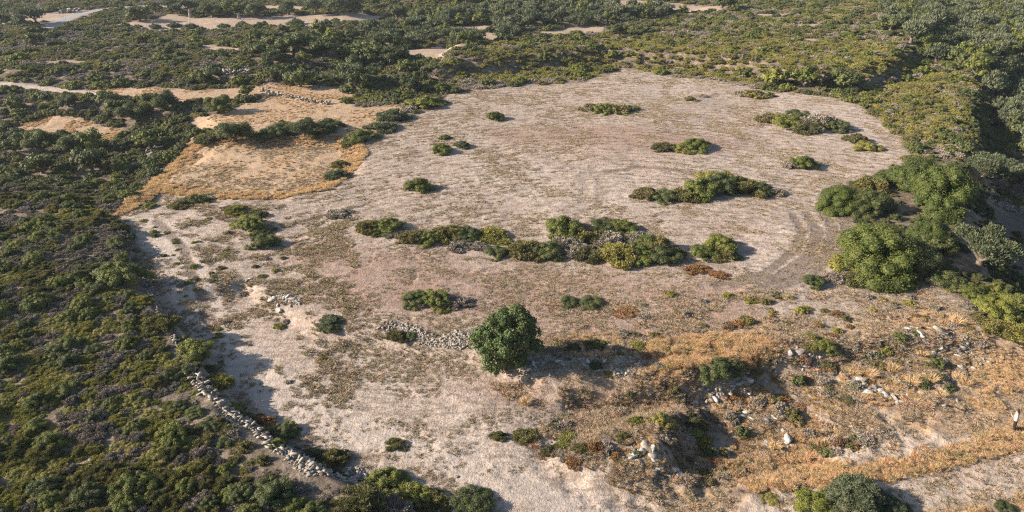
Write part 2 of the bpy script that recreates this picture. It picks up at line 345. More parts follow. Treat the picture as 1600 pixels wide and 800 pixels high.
def build_land():
    ys = list(np.linspace(-60, 19, 30)); y = 20.0
    while y < 560: ys.append(y); y += max(.20, .0052 * y)
    ys += list(np.geomspace(575, 4500, 24)); ys = np.array(ys)
    nc = 620; t = np.linspace(-1, 1, nc)
    Y, T = np.meshgrid(ys, t, indexing='ij')
    X = T * (0.92 * np.maximum(Y, 10) + 22)
    x, y = X.ravel(), Y.ravel(); z = H(x, y)
    n = len(x); me_co = np.stack([x, y, z], 1).astype(np.float32)
    at = {}
    at['red'] = anyof(RED, x, y, 3); at['sandy'] = anyof(SANDY, x, y, 3); at['gold'] = anyof(GOLD, x, y, 1.0); at['brown'] = anyof(BROWN, x, y, 2.5)
    at['far'] = anyof(FAR, x, y, 1.5); at['rocky'] = anyof(ROCKY, x, y, 1); at['gully'] = anyof([GULLY_SHADE], x, y, 2)
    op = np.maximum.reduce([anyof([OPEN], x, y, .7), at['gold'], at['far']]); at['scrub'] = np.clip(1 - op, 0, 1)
    at['rut'] = np.maximum(lines(TRACKS, x, y, .7, .8), lines([np.asarray(p) + [1.9, 0] for p in TRACKS[1:4]], x, y, .65, .8))
    at['rut'] *= 1 - .6 * (1 - smooth(1.0, 2.0, linedist(TRACKS[5], x, y))); at['rut'] *= 1 - .6 * (1 - smooth(1.0, 2.0, linedist(TRACKS[6], x, y)))
    at['pale'] = lines(PALETRACK, x, y, 1.9, 2.0); at['scrub'] *= 1 - lines(PALETRACK[:1], x, y, 1.8, 2); at['road'] = lines([ROAD], x, y, 3.0); at['scrub'] *= 1 - at['road']
    at['furrow'] = furrow_phase(x, y); at['fieldm'] = anyof([FIELD], x, y, 2)
    idx = np.arange(n).reshape(len(ys), nc)
    q = np.stack([idx[:-1, :-1], idx[:-1, 1:], idx[1:, 1:], idx[1:, :-1]], -1).reshape(-1, 4)
    # smooth normals for the whole sheet, so the seams between the areas cannot be seen
    G = me_co.reshape(len(ys), nc, 3).astype(float)
    du = np.gradient(G, axis=1); dv = np.gradient(G, axis=0); nn = np.cross(du, dv); nn /= np.linalg.norm(nn, axis=2, keepdims=True); nn = nn.reshape(-1, 3)
    cxy = me_co[q].mean(1)
    fi = inside(FIELD, cxy[:, 0], cxy[:, 1])
    go = np.zeros(len(q), int)
    for k, P in enumerate(GOLD): go[inside(P, cxy[:, 0], cxy[:, 1]) & ~fi] = k + 1
    rd = linedist(ROAD, cxy[:, 0], cxy[:, 1]) < 2.5
    pa = linedist(PALETRACK[0], cxy[:, 0], cxy[:, 1]) < 1.2
    sel = {'field': fi, 'road': rd & ~fi, 'path': pa & ~rd & ~fi}
    rest = ~(fi | rd | pa)
    for k in range(1, 5): sel['dry_grass_terrace' + ('' if k == 1 else '.%03d' % (k - 1))] = rest & (go == k)
    sel['ground'] = rest & (go == 0)
    for nm, s in sel.items():
        f = q[s]; used, inv = np.unique(f, return_inverse=True); f = inv.reshape(-1, 4)
        me = bpy.data.meshes.new(nm); me.vertices.add(len(used)); me.vertices.foreach_set('co', me_co[used].ravel())
        me.loops.add(len(f) * 4); me.loops.foreach_set('vertex_index', f.ravel().astype(np.int32))
        me.polygons.add(len(f)); me.polygons.foreach_set('loop_start', np.arange(0, len(f) * 4, 4, dtype=np.int32)); me.polygons.foreach_set('loop_total', np.full(len(f), 4, np.int32))
        me.update(calc_edges=True); me.polygons.foreach_set('use_smooth', np.ones(len(f), bool))
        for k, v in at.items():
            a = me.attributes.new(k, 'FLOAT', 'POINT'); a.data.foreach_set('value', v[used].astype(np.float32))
        me.normals_split_custom_set_from_vertices(nn[used])
        me.materials.append(M['ground']); o = bpy.data.objects.new(nm, me); COL.objects.link(o); o['kind'] = 'structure'
build_land()

# ------------------------------------------------------------------ plant meshes (unit size: radius about 1 m)
def mesh_from(name, V, Q, mats, mi=None, tint=None, smooth_f=False):
    """V (n,3), Q quads/tris as list of index arrays of width 4 or 3."""
    me = bpy.data.meshes.new(name); me.vertices.add(len(V)); me.vertices.foreach_set('co', np.asarray(V, np.float32).ravel())
    L = np.concatenate([np.asarray(q).ravel() for q in Q]); tot = np.concatenate([np.full(len(q), np.shape(q)[1]) for q in Q])
    st = np.concatenate([[0], np.cumsum(tot)[:-1]])
    me.loops.add(len(L)); me.loops.foreach_set('vertex_index', L.astype(np.int32))
    me.polygons.add(len(tot)); me.polygons.foreach_set('loop_start', st.astype(np.int32)); me.polygons.foreach_set('loop_total', tot.astype(np.int32))
    if mi is not None: me.polygons.foreach_set('material_index', np.asarray(mi, np.int32))
    if smooth_f: me.polygons.foreach_set('use_smooth', np.ones(len(tot), bool))
    me.update(calc_edges=True)
    if tint is not None:
        a = me.attributes.new('tint', 'FLOAT', 'POINT'); a.data.foreach_set('value', np.asarray(tint, np.float32))
    for m in mats: me.materials.append(m)
    return me
def unit(v): return v / np.maximum(np.linalg.norm(v, axis=-1, keepdims=True), 1e-9)
_ico = {}
def ico(sub):
    if sub not in _ico:
        bm = bmesh.new(); bmesh.ops.create_icosphere(bm, subdivisions=sub, radius=1)
        bm.verts.ensure_lookup_table(); _ico[sub] = (np.array([v.co[:] for v in bm.verts]), np.array([[v.index for v in f.verts] for f in bm.faces])); bm.free()
    return _ico[sub]
def leaves(g, lobes, n, leaf, spiky, zmin=0.02):
    """Leaf clump quads over the lobes. lobes: (k,4) centre + radius."""
    w_ = lobes[:, 3] ** 2; k = g.choice(len(lobes), n * 2, p=w_ / w_.sum())
    d = unit(g.normal(size=(n * 2, 3))); d[:, 2] = np.where(d[:, 2] < -.35, -d[:, 2], d[:, 2])
    lump = 1 + .22 * np.sin(d[:, 0] * 5 + k) * np.cos(d[:, 1] * 6 - k) * np.sin(d[:, 2] * 5 + 2 * k)
    p = lobes[k, :3] + d * (lobes[k, 3] * lump * g.uniform(.78, 1.08, n * 2) )[:, None]
    deep = np.zeros(len(p), bool)
    for l in lobes: deep |= np.linalg.norm(p - l[:3], axis=1) < l[3] * .72
    ok = ~deep & (p[:, 2] > zmin); p, d, k = p[ok][:n], d[ok][:n], k[ok][:n]; n = len(p)
    if spiky:
        a = unit(d * .7 + np.array([0, 0, .75]) + g.normal(size=(n, 3)) * .35); L = leaf * g.uniform(1.3, 2.9, n); W = leaf * g.uniform(.35, .7, n)
    else:
        a = unit(np.cross(d + g.normal(size=(n, 3)) * .55, g.normal(size=(n, 3)))); L = leaf * g.uniform(.6, 1.35, n); W = leaf * g.uniform(.45, 1.0, n)
    b = unit(np.cross(a, d if not spiky else g.normal(size=(n, 3)))); b = unit(b + .35 * g.normal(size=(n, 3)))
    nrm = np.cross(a, b)
    A, B = a * L[:, None] / 2, b * W[:, None] / 2; bend = unit(nrm) * (L * .12)[:, None]
    V = np.stack([p - A, p - B * 1.0 + bend, p + A, p + B + bend], 1).reshape(-1, 3)
    Q = np.arange(n * 4).reshape(-1, 4)
    tint = np.repeat(np.clip(.5 + .22 * g.normal(size=n) + .20 * np.sin(k * 2.4), 0, .985), 4)
    odd = np.repeat(g.random(n), 4); tint = np.where(odd > .93, .90 + .1 * np.repeat(g.random(n), 4), np.minimum(tint, .88))
    return V, Q, tint
def core(g, lobes, f=.74, sub=1):
    iv, iq = ico(sub); V = []; Q = []; o = 0
    for l in lobes:
        v = iv * (1 + .12 * g.normal(size=(len(iv), 1))) * l[3] * f + l[:3]; v[:, 2] = np.maximum(v[:, 2], 0.0)
        V.append(v); Q.append(iq + o); o += len(iv)
    return np.concatenate(V), np.concatenate(Q)
def tube(p0, p1, r0, r1, n=5):
    p0, p1 = np.array(p0, float), np.array(p1, float); a = unit(p1 - p0); b = unit(np.cross(a, [.3, .7, .2])); c = np.cross(a, b)
    th = np.arange(n) * 2 * math.pi / n; ring = np.cos(th)[:, None] * b + np.sin(th)[:, None] * c
    V = np.concatenate([p0 + ring * r0, p1 + ring * r1]); i = np.arange(n); j = (i + 1) % n
    return V, np.stack([i, j, j + n, i + n], 1)
def join(parts):
    V = []; Q = []; o = 0
    for v, q in parts: V.append(v); Q.append(np.asarray(q) + o); o += len(v)
    return np.concatenate(V), Q
def bush_mesh(name, seed, mat, leaf=.07, n=2200, hgt=.8, nl=9, spiky=False, open_=False, twigs=0):
    g = np.random.default_rng(seed); nl = nl * 4 + 4; r = np.sqrt(g.random(nl)) * .84; ang = g.random(nl) * 6.283; th = ang
    r = r * (1 + .22 * np.sin(ang * 2 + seed) + .12 * np.sin(ang * 3 + seed * 2))
    lr = g.uniform(.13, .27, nl); z = hgt * (1 - .8 * (r / 1.0) ** 2.2) * g.uniform(.55, 1.12, nl) - lr * .7
    lobes = np.stack([r * np.cos(th), r * np.sin(th), np.maximum(z, lr * .35), lr], 1)
    lobes = np.vstack([lobes, [[.1, 0, max(.08, hgt * .42 - .15), .42], [-.2, .15, .1, .4]]])
    V, Q, tint = leaves(g, lobes, n, leaf, spiky)
    parts = [(V, Q)]; mi = [0] * len(Q)
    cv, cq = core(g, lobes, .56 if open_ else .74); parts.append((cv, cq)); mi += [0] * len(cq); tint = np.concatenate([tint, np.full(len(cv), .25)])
    for k in range(twigs):
        a = unit(np.array([g.normal() * .6, g.normal() * .6, 1.0])); L = g.uniform(.7, 1.15) * hgt
        v, q = tube(a * L * .3, a * L + g.normal(size=3) * .05, .016, .006, 3); parts.append((v, q)); mi += [1] * len(q); tint = np.concatenate([tint, np.full(len(v), .5)])
    V, Qs = join(parts)
    return mesh_from(name, V, Qs, [M[mat], M['bark']], mi, tint)
def stem_mesh(name, seed, hgt=.6, n=6):
    g = np.random.default_rng(seed); parts = []
    for k in range(n):
        a = unit(np.array([g.normal() * .7, g.normal() * .7, 1.0])); m = a * hgt * .5 + g.normal(size=3) * .03
        parts.append(tube([g.normal() * .05, g.normal() * .05, -.12], m, .045, .03)); parts.append(tube(m, a * hgt + g.normal(size=3) * .08, .03, .012))
    V, Q = join(parts); return mesh_from(name, V, Q, [M['bark']])
def tree_meshes(name, seed, mat, leaf, n, trunk_h, crown_r, crown_h, nl, lean=0, open_=False, spiky=False, trunk_r=.13):
    """Unit crown radius 1; trunk with limbs reaching into the lobes."""
    g = np.random.default_rng(seed); th = np.arange(nl) * 2.4 + g.random(nl); r = np.sqrt((np.arange(nl) + .3) / nl) * .78 * crown_r
    lr = g.uniform(.22, .40, nl) * crown_r; z = trunk_h + crown_h * (.25 + .75 * g.random(nl)) * (1 - .45 * (r / crown_r) ** 2) - lr * .3
    lobes = np.stack([r * np.cos(th) + lean, r * np.sin(th), z, lr], 1); lobes = np.vstack([lobes, [[lean, 0, trunk_h + crown_h * .45, .42 * crown_r]]])
    V, Q, tint = leaves(g, lobes, n, leaf, spiky, zmin=.05); cv, cq = core(g, lobes, .5 if open_ else .7)
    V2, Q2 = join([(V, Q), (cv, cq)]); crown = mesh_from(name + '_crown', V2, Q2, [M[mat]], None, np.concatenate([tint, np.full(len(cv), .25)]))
    fork = np.array([lean * .4, 0, max(trunk_h * .8, .2)]); parts = [tube([0, 0, -.15], [lean * .2, .02, fork[2] * .5], trunk_r * 1.25, trunk_r, 7), tube([lean * .2, .02, fork[2] * .5], fork, trunk_r, trunk_r * .8, 7)]
    for l in lobes[::2]:
        m = (fork + l[:3]) / 2 + g.normal(size=3) * .04; parts.append(tube(fork, m, trunk_r * .5, trunk_r * .32)); parts.append(tube(m, l[:3], trunk_r * .32, trunk_r * .1))
    tv, tq = join(parts); return crown, mesh_from(name + '_trunk', tv, tq, [M['bark']])
def tuft_mesh(name, seed, mat, n=40, spread=.5, hgt=1.0, wdt=.05):
    g = np.random.default_rng(seed); th = g.random(n) * 6.283; r0 = np.sqrt(g.random(n)) * .35; base = np.stack([r0 * np.cos(th), r0 * np.sin(th), np.full(n, -.05)], 1)
    out = np.stack([np.cos(th), np.sin(th), np.zeros(n)], 1); L = hgt * g.uniform(.5, 1.1, n); sp_ = spread * (r0 / .35 + .2 * g.random(n))
    mid = base + out * (sp_ * .4)[:, None] + np.array([0, 0, 1]) * (L * .6)[:, None]; tip = base + out * sp_[:, None] + np.array([0, 0, 1]) * (L * g.uniform(.75, 1, n))[:, None] + g.normal(size=(n, 3)) * .06
    s = unit(np.cross(tip - base, g.normal(size=(n, 3)))) * wdt
    V = np.stack([base - s * .6, base + s * .6, mid + s, tip, mid - s], 1).reshape(-1, 3); Q = np.arange(n * 5).reshape(-1, 5)
    return mesh_from(name, V, [Q], [M[mat]], None, np.repeat(np.clip(.5 + .25 * g.normal(size=n), 0, 1), 5))
def rock_data(g, sub=2, flatz=.65):
    """A broken block: the hull of points near the corners of a skewed slab (flat faces, sharp edges)."""
    n = 11 if sub == 1 else 20; P = unit(g.normal(size=(n, 3))); P = np.sign(P) * np.abs(P) ** .55 * g.uniform(.75, 1.0, (n, 1)); P *= np.array([1, g.uniform(.55, .85), flatz * g.uniform(.6, 1.0)])
    bm = bmesh.new()
    for p in P: bm.verts.new(p)
    r = bmesh.ops.convex_hull(bm, input=bm.verts[:]); junk = [v for v in bm.verts if not v.link_faces]; bmesh.ops.delete(bm, geom=junk, context='VERTS')
    bmesh.ops.triangulate(bm, faces=bm.faces[:]); bm.verts.index_update(); v = np.array([q.co[:] for q in bm.verts]); f = np.array([[q.index for q in t.verts] for t in bm.faces]); bm.free()
    return v, f
def rock_mesh(name, seed, sub=2): v, q = rock_data(np.random.default_rng(seed), sub); return mesh_from(name, v, [q], [M['stone']])

# ------------------------------------------------------------------ linking helpers
def link(name, data, parent=None, loc=(0, 0, 0), rz=0.0, sc=1.0, tilt=(0, 0)):
    o = bpy.data.objects.new(name, data); COL.objects.link(o); o.parent = parent
    o.location = loc; o.rotation_euler = (tilt[0], tilt[1], rz); o.scale = (sc, sc, sc) if np.isscalar(sc) else sc
    return o
def tag(o, label, cat, group=None):
    o['label'] = label; o['category'] = cat
    if group: o['group'] = group
    return o
def stuff(name, sources, P, rz, sc, pick, tilt=None):
    """ONE uncountable mass: real plants' meshes set on many points by geometry nodes."""
    P = np.asarray(P, np.float32); n = len(P)
    me = bpy.data.meshes.new(name); me.vertices.add(n); me.vertices.foreach_set('co', P.ravel())
    def add(nm, typ, v, key='value'): a = me.attributes.new(nm, typ, 'POINT'); a.data.foreach_set(key, np.asarray(v).ravel())
    R = np.zeros((n, 3), np.float32); R[:, 2] = rz
    if tilt is not None: R[:, :2] = tilt
    sc = np.asarray(sc, np.float32); sc = np.repeat(sc[:, None], 3, 1) if sc.ndim == 1 else sc
    add('rot', 'FLOAT_VECTOR', R, 'vector'); add('scl', 'FLOAT_VECTOR', sc, 'vector'); add('pick', 'INT', np.asarray(pick, np.int32))
    o = link(name, me); o['kind'] = 'stuff'
    ng = bpy.data.node_groups.new(name, 'GeometryNodeTree'); ng.interface.new_socket('Geometry', in_out='INPUT', socket_type='NodeSocketGeometry'); ng.interface.new_socket('Geometry', in_out='OUTPUT', socket_type='NodeSocketGeometry')
    gi = ng.nodes.new('NodeGroupInput'); go = ng.nodes.new('NodeGroupOutput'); jn = ng.nodes.new('GeometryNodeJoinGeometry')
    def named(nm, t): a = ng.nodes.new('GeometryNodeInputNamedAttribute'); a.data_type = t; a.inputs[0].default_value = nm; return a.outputs[0]
    rot, scl, pk = named('rot', 'FLOAT_VECTOR'), named('scl', 'FLOAT_VECTOR'), named('pick', 'INT')
    for k, s in enumerate(sources):
        oi = ng.nodes.new('GeometryNodeObjectInfo'); oi.transform_space = 'ORIGINAL'; oi.inputs['Object'].default_value = s; oi.inputs['As Instance'].default_value = False
        cm = ng.nodes.new('FunctionNodeCompare'); cm.data_type = 'INT'; cm.operation = 'EQUAL'; ng.links.new(pk, cm.inputs[2]); cm.inputs[3].default_value = k
        ip = ng.nodes.new('GeometryNodeInstanceOnPoints'); ng.links.new(gi.outputs[0], ip.inputs['Points']); ng.links.new(cm.outputs[0], ip.inputs['Selection'])
        ng.links.new(oi.outputs['Geometry'], ip.inputs['Instance'])
        er = ng.nodes.new('FunctionNodeEulerToRotation'); ng.links.new(rot, er.inputs[0]); ng.links.new(er.outputs[0], ip.inputs['Rotation']); ng.links.new(scl, ip.inputs['Scale'])
        ng.links.new(ip.outputs[0], jn.inputs[0])
    ng.links.new(jn.outputs[0], go.inputs[0])
    md = o.modifiers.new('scatter', 'NODES'); md.node_group = ng
    return o

# plant library: near (fine leaves) and far (coarse) meshes
LIB = {}
def lib(kind, k, far=False):
    key = (kind, k, far)
    if key not in LIB:
        s = 1000 + 37 * k + sum(map(ord, kind))
        P = {'mastic': dict(mat='mastic', hgt=.85, nl=11), 'dark': dict(mat='dark', hgt=.9, nl=10), 'heath': dict(mat='heath', hgt=.75, nl=9, spiky=True, twigs=10),
             'yellow': dict(mat='yellow', hgt=.62, nl=10, spiky=k % 2 == 0), 'grey': dict(mat='grey', hgt=.62, nl=6, spiky=True, open_=True, twigs=30), 'rust': dict(mat='rust', hgt=.55, nl=7, spiky=True, open_=True, twigs=10),
             'olive': dict(mat='olive', hgt=.85, nl=10, spiky=True), 'bigmastic': dict(mat='bigmastic', hgt=.95, nl=30), 'bigolive': dict(mat='olive', hgt=.9, nl=26, spiky=True), 'bigdark': dict(mat='dark', hgt=.95, nl=28)}[kind]
        nm = {'mastic': 'mastic', 'dark': 'evergreen', 'heath': 'heath', 'yellow': 'spurge', 'grey': 'thorn', 'rust': 'rusty', 'olive': 'olive', 'bigmastic': 'mastic', 'bigdark': 'evergreen', 'bigolive': 'olive'}[kind] + '_foliage'
        if kind[:3] == 'big': LIB[key] = bush_mesh(nm, s, leaf=.036, n=17000, **P)
        else: LIB[key] = bush_mesh(nm, s, leaf=.13 if far else (.082 if P.get('spiky') else .056), n=750 if far else (5600 if not P.get('spiky') else 4000), **P)
    return LIB[key]
STEMS = [stem_mesh('stems', 50 + k) for k in range(3)]
NV = 3
TREES = {}
def treelib(kind, k, far=True):
    key = (kind, k, far)
    if key not in TREES:
        s = 300 + 11 * k + sum(map(ord, kind))
        if kind == 'olive': TREES[key] = tree_meshes('olive', s, 'olive', .15 if far else .06, 650 if far else 7000, .45, 1, 1.05, 12, .05, True, True)
        else: TREES[key] = tree_meshes('evergreen', s, 'dark' if kind == 'dark' else 'mastic', .15 if far else .07, 650 if far else 5000, .25, 1, 1.2, 13)
    return TREES[key]

NAMES = {'mastic': ('mastic_bush', 'bush'), 'dark': ('evergreen_bush', 'bush'), 'heath': ('heath_bush', 'bush'), 'yellow': ('spurge_bush', 'bush'), 'grey': ('thorn_bush', 'bush'), 'rust': ('dry_bush', 'dry bush'), 'olive': ('olive_shrub', 'shrub'), 'bigmastic': ('large_mastic_shrub', 'shrub'), 'bigdark': ('large_evergreen_shrub', 'shrub'), 'bigolive': ('olive_shrub', 'shrub')}
TAKEN = []                         # ground circles already covered by placed plants (x, y, r)
def size_m(px_w, x, y, z): d = y * cp - (z - CH) * sp; return px_w * d / F
def shrub(px, py, wpx, kind, label, group=None, hs=1.0, parts=True):
    """A placed shrub: foot at the photograph pixel (px, py), wpx wide there."""
    x, y, z = pt(px, py); R = size_m(wpx, x, y, z) / 2 * 1.17
    y += R * .45; z = float(H(x, y))
    far = y > 115 and kind[:3] != 'big'; k = random.randrange(NV); nm, cat = NAMES[kind]; rz = random.uniform(0, 6.28)
    R *= 1 if kind[:3] != 'big' else .9
    sc = (R, R * random.uniform(.85, 1.1), R * hs * (.75 if kind[:3] != 'big' else .95))
    root = bpy.data.objects.new(nm, None); COL.objects.link(root); root.location = (x, y, z - .05); root.rotation_euler = (0, 0, rz); root.scale = sc
    fo = link('foliage', lib(kind, k, far), root); st = link('stem', STEMS[k], root)
    TAKEN.append((x, y, R)); tag(root, label, cat, group); return root

# ------------------------------------------------------------------ the lone carob tree in the middle
def place_tree(name, px, py, wpx, kind_mesh, label, cat, group=None, hs=1.0, rz=None, dy=.35):
    x, y, z = pt(px, py); R = size_m(wpx, x, y, z) / 2; y += R * dy; z = float(H(x, y))
    root = bpy.data.objects.new(name, None); COL.objects.link(root); root.location = (x, y, z - .08); root.rotation_euler = (0, 0, random.uniform(0, 6.28) if rz is None else rz); root.scale = (R, R, R * hs)
    link('crown', kind_mesh[0], root); link('trunk', kind_mesh[1], root); tag(root, label, cat, group); TAKEN.append((x, y, R * .9)); return root
def carob():
    g = np.random.default_rng(4); L = []
    for k in range(64):
        u = unit(g.normal(size=3)); r = g.uniform(.50, .92) * (1 + .12 * math.sin(3 * math.atan2(u[1], u[0]) + 1)); r *= .86 if (u[2] > .45 and u[0] < .1) else 1
        L.append([u[0] * r, u[1] * r, max(.88 + u[2] * r * 1.02, .14), g.uniform(.09, .24)])
    L += [[.30, .05, 1.80, .2], [.46, 0, 1.66, .22], [.22, .1, 1.62, .2], [.62, 0, 1.45, .2], [-.45, 0, 1.34, .18], [-.62, -.1, 1.28, .14], [-.88, 0, .95, .14], [-.7, -.1, 1.15, .22], [-.78, 0, .75, .22], [.5, -.3, 1.2, .25], [.0, 0, .85, .62], [0, 0, .42, .55]]
    L = np.array(L); V, Q, t = leaves(g, L, 17000, .062, False, .1); cv, cq = core(g, L, .5)
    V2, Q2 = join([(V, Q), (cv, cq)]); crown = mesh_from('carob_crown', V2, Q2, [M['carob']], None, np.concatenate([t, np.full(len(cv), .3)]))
    parts = []
    for k in range(7):
        a = k * .9; b = np.array([.07 * math.cos(a), .07 * math.sin(a), -.1]); m = np.array([.25 * math.cos(a), .25 * math.sin(a), .5]); e = np.array([.55 * math.cos(a), .5 * math.sin(a), 1.1])
        parts += [tube(b, m, .06, .045), tube(m, e, .045, .015)]
    tv, tq = join(parts); return crown, mesh_from('carob_trunk', tv, tq, [M['bark']])
place_tree('carob_tree', 790, 598, 114, carob(), 'lone dense green carob tree standing in the open below the rubble wall', 'tree', hs=1.0, rz=0, dy=.55)

# ------------------------------------------------------------------ trees placed one by one
place_tree('olive_tree', 1536, 432, 92, treelib('olive', 0, False), 'silvery olive tree with a round crown beside the big green bushes at the gully edge', 'tree', hs=.98)
for i, (px, py, w_, kd, lb) in enumerate([
    (474, 217, 46, 'olive', 'leafy olive tree with a pale airy top between the two golden terraces'),
    (365, 226, 58, 'dark', 'round dark tree at the left end of the bush row above the golden terrace'),
    (385, 152, 32, 'mastic', 'single round green tree alone at the top of the upper golden terrace'),
    (340, 178, 46, 'mastic', 'bright green tree at the left rim of the upper golden terrace'),
    (165, 166, 36, 'dark', 'dark round tree below the pale footpath, casting a long shadow'),
    (210, 195, 56, 'dark', 'leftmost dark tree of the clump beside the small golden clearing'),
    (248, 180, 58, 'dark', 'tallest dark tree of the clump beside the small golden clearing'),
    (105, 170, 34, 'dark', 'low dark tree at the left of the path clump'),
    (60, 240, 60, 'mastic', 'green tree at the lower rim of the small golden clearing'),
    (110, 240, 52, 'dark', 'dark tree under the lower rim of the small golden clearing'),
    (318, 132, 40, 'dark', 'dark round tree in front of the pale ledge below the far scrub'),
    (467, 138, 52, 'dark', 'large grey-green dark tree above the upper field wall'),
    (545, 135, 56, 'olive', 'grey-green spreading tree right of the upper field wall'),
    (575, 100, 56, 'dark', 'broad dark tree under the first olive row'),
    (618, 96, 40, 'dark', 'dark tree right beside the broad one under the olive row'),
    (410, 95, 50, 'dark', 'dark tree at the left of the band below the far pale field'),
    (455, 88, 60, 'dark', 'middle dark tree of the band below the far pale field'),
    (505, 90, 56, 'dark', 'right dark tree of the band below the far pale field'),
    (620, 30, 34, 'dark', 'tall dark tree at the right end of the far pale field'),
    (650, 32, 30, 'dark', 'small dark tree right of the far pale field'),
    (968, 57, 34, 'dark', 'dark round tree on the reddish strip behind the plateau'),
    (1150, 20, 20, 'mastic', 'small bright green round tree beside the far pale strip'),
    (1130, 14, 40, 'dark', 'dark tree beside the small bright green one at the far pale strip'),
    (1260, 138, 60, 'mastic', 'bright green tree on the bank behind the field'),
    (1215, 135, 50, 'mastic', 'green tree at the left of the bank behind the field'),
    (1320, 140, 55, 'dark', 'dark tree at the right end of the bank behind the field'),
    (1540, 290, 70, 'olive', 'grey-green tree at the upper rim of the shaded gully'),
    (1590, 300, 70, 'olive', 'pale green tree over the stone heap at the gully'),
    (1585, 210, 60, 'olive', 'pale olive-green tree low in the gully at the frame edge')]):
    k = i % 3; far = py < 260
    place_tree({'olive': 'olive_tree', 'dark': 'evergreen_tree', 'mastic': 'mastic_tree'}[kd], px, py, w_, treelib(kd, k, py < 170), lb, 'tree', hs=.78)

# ------------------------------------------------------------------ shrubs on the open field, one by one
def row(L, group=None):
    for a in L: shrub(*a[:5], group=group, hs=a[5] if len(a) > 5 else 1.0)
row([(773, 188, 31, 'mastic', 'small round bush alone near the upper left of the bare field'),
     (690, 241, 36, 'mastic', 'bright green round bush left of its grey-green companion on the field'),
     (721, 231, 24, 'olive', 'pale grey-green airy bush right behind the bright green one'),
     (695, 218, 16, 'mastic', 'tiny bush behind the pair of bushes on the upper field'),
     (652, 299, 40, 'mastic', 'bright green round bush alone on the left of the field, shadow to its right', 1.1),
     (1080, 158, 20, 'heath', 'tiny bush in the upper right of the field with a thin shadow'),
     (1100, 152, 14, 'grey', 'grey wisp of a bush beside the tiny bush in the upper right of the field')])
row([(926, 173, 34, 'heath', 'left end bush of the low clump at the top of the field', .7), (948, 176, 42, 'mastic', 'middle bush of the low clump at the top of the field', .7), (970, 177, 38, 'heath', 'right of centre bush of the low clump at the top of the field', .7), (988, 173, 26, 'dark', 'right end bush of the low clump at the top of the field', .6),
     (1160, 150, 24, 'grey', 'brown low bush at the left of the pair on the far field edge'), (1182, 153, 42, 'heath', 'greener bush of the pair on the far field edge', .6), (1204, 152, 18, 'dark', 'small dark bush at the right of the pair on the far field edge')], 'low bushes at the top of the field')
row([(1208, 192, 40, 'heath', 'left tip bush of the long clump near the right edge of the field', .8), (1235, 200, 54, 'mastic', 'second bush from the left of the long clump near the right edge', .8), (1262, 205, 52, 'heath', 'low front bush of the long clump near the right edge', .7), (1288, 200, 62, 'grey', 'grey twiggy tall bush of the long clump near the right edge', .9), (1312, 205, 42, 'dark', 'dark bush at the right end of the long clump', .8), (1320, 208, 26, 'grey', 'small brown bush at the right foot of the long clump', .7), (1250, 188, 46, 'dark', 'rear bush of the long clump near the right edge', .7),
     (1342, 225, 36, 'heath', 'left bush of the small slanting pair below the long clump'), (1360, 236, 40, 'yellow', 'right bush of the small slanting pair below the long clump'), (1257, 264, 46, 'mastic', 'single bush with a long shadow in the right half of the field', .9), (1233, 262, 26, 'grey', 'low brown tuft-like bush left of the single shadowed bush')], 'bushes near the right edge of the field')
row([(1040, 236, 36, 'heath', 'left bush of the flat clump in the middle of the field', .7), (1066, 238, 44, 'yellow', 'middle bush of the flat clump in the middle of the field', .7), (1092, 234, 46, 'mastic', 'right bush of the flat clump in the middle of the field', .75)], 'flat clump of bushes in mid field')
row([(1012, 311, 42, 'heath', 'left tip bush of the long dark hedge-like row on the field', .8), (1040, 315, 48, 'dark', 'second bush of the long row on the field', .7), (1068, 314, 50, 'heath', 'third bush of the long row on the field', .7), (1098, 308, 62, 'mastic', 'tall yellowish green bush in the middle of the long row', .95), (1130, 304, 64, 'dark', 'highest dark bush of the long row on the field', .95), (1128, 290, 58, 'yellow', 'rear bush on the crest of the long row', .9), (1162, 304, 60, 'heath', 'bush right of the crest of the long row', .9), (1188, 303, 42, 'dark', 'dark bush near the right end of the long row', .8), (1212, 306, 36, 'grey', 'dead brown bush closing the long row at the right', .8)], 'long row of bushes on the field')
row([(1325, 333, 84, 'bigmastic', 'green bush at the left of the mass by the field exit', .85), (1368, 338, 80, 'bigdark', 'dark front bush of the mass by the field exit', .85), (1378, 330, 24, 'rust', 'reddish twiggy bush amid the green mass by the field exit', .9), (1368, 298, 50, 'heath', 'rear bush of the mass by the field exit', .9),
     (1385, 432, 150, 'bigmastic', 'biggest bush of the field edge, a broad rounded green mound', .82), (1352, 428, 76, 'yellow', 'yellow-green bush on the left flank of the big rounded mound', 1.0), (1398, 442, 66, 'mastic', 'round green bush in front of the big rounded mound', .95), (1440, 432, 90, 'bigdark', 'dark shaded bush on the right flank of the big rounded mound', 1.0), (1345, 445, 44, 'heath', 'brownish bush at the left foot of the big rounded mound', .9), (1460, 440, 46, 'grey', 'grey twiggy bush right of the big rounded mound', .8),
     (1440, 305, 92, 'bigmastic', 'bright green bush at the top left of the tall bushes on the gully rim', 1.15), (1482, 335, 110, 'bigmastic', 'tallest bright green bush on the gully rim', 1.2), (1462, 385, 70, 'bigmastic', 'green bush low among the tall bushes on the gully rim', 1.0), (1470, 395, 60, 'dark', 'dark bush between the mound and the tall bushes', 1.0), (1490, 455, 60, 'dark', 'dark bush below the silvery olive', .8), (1530, 468, 60, 'mastic', 'green bush at the foot of the silvery olive', .7)], 'mass of big bushes at the right of the field')
row([(1276, 449, 38, 'dark', 'small dark green bush at the corner where the wheel tracks leave the field', .9), (1303, 440, 34, 'grey', 'brown twiggy bush beside the dark one at the track corner', .9), (1320, 432, 30, 'grey', 'low brown bush behind the track corner', .8)])
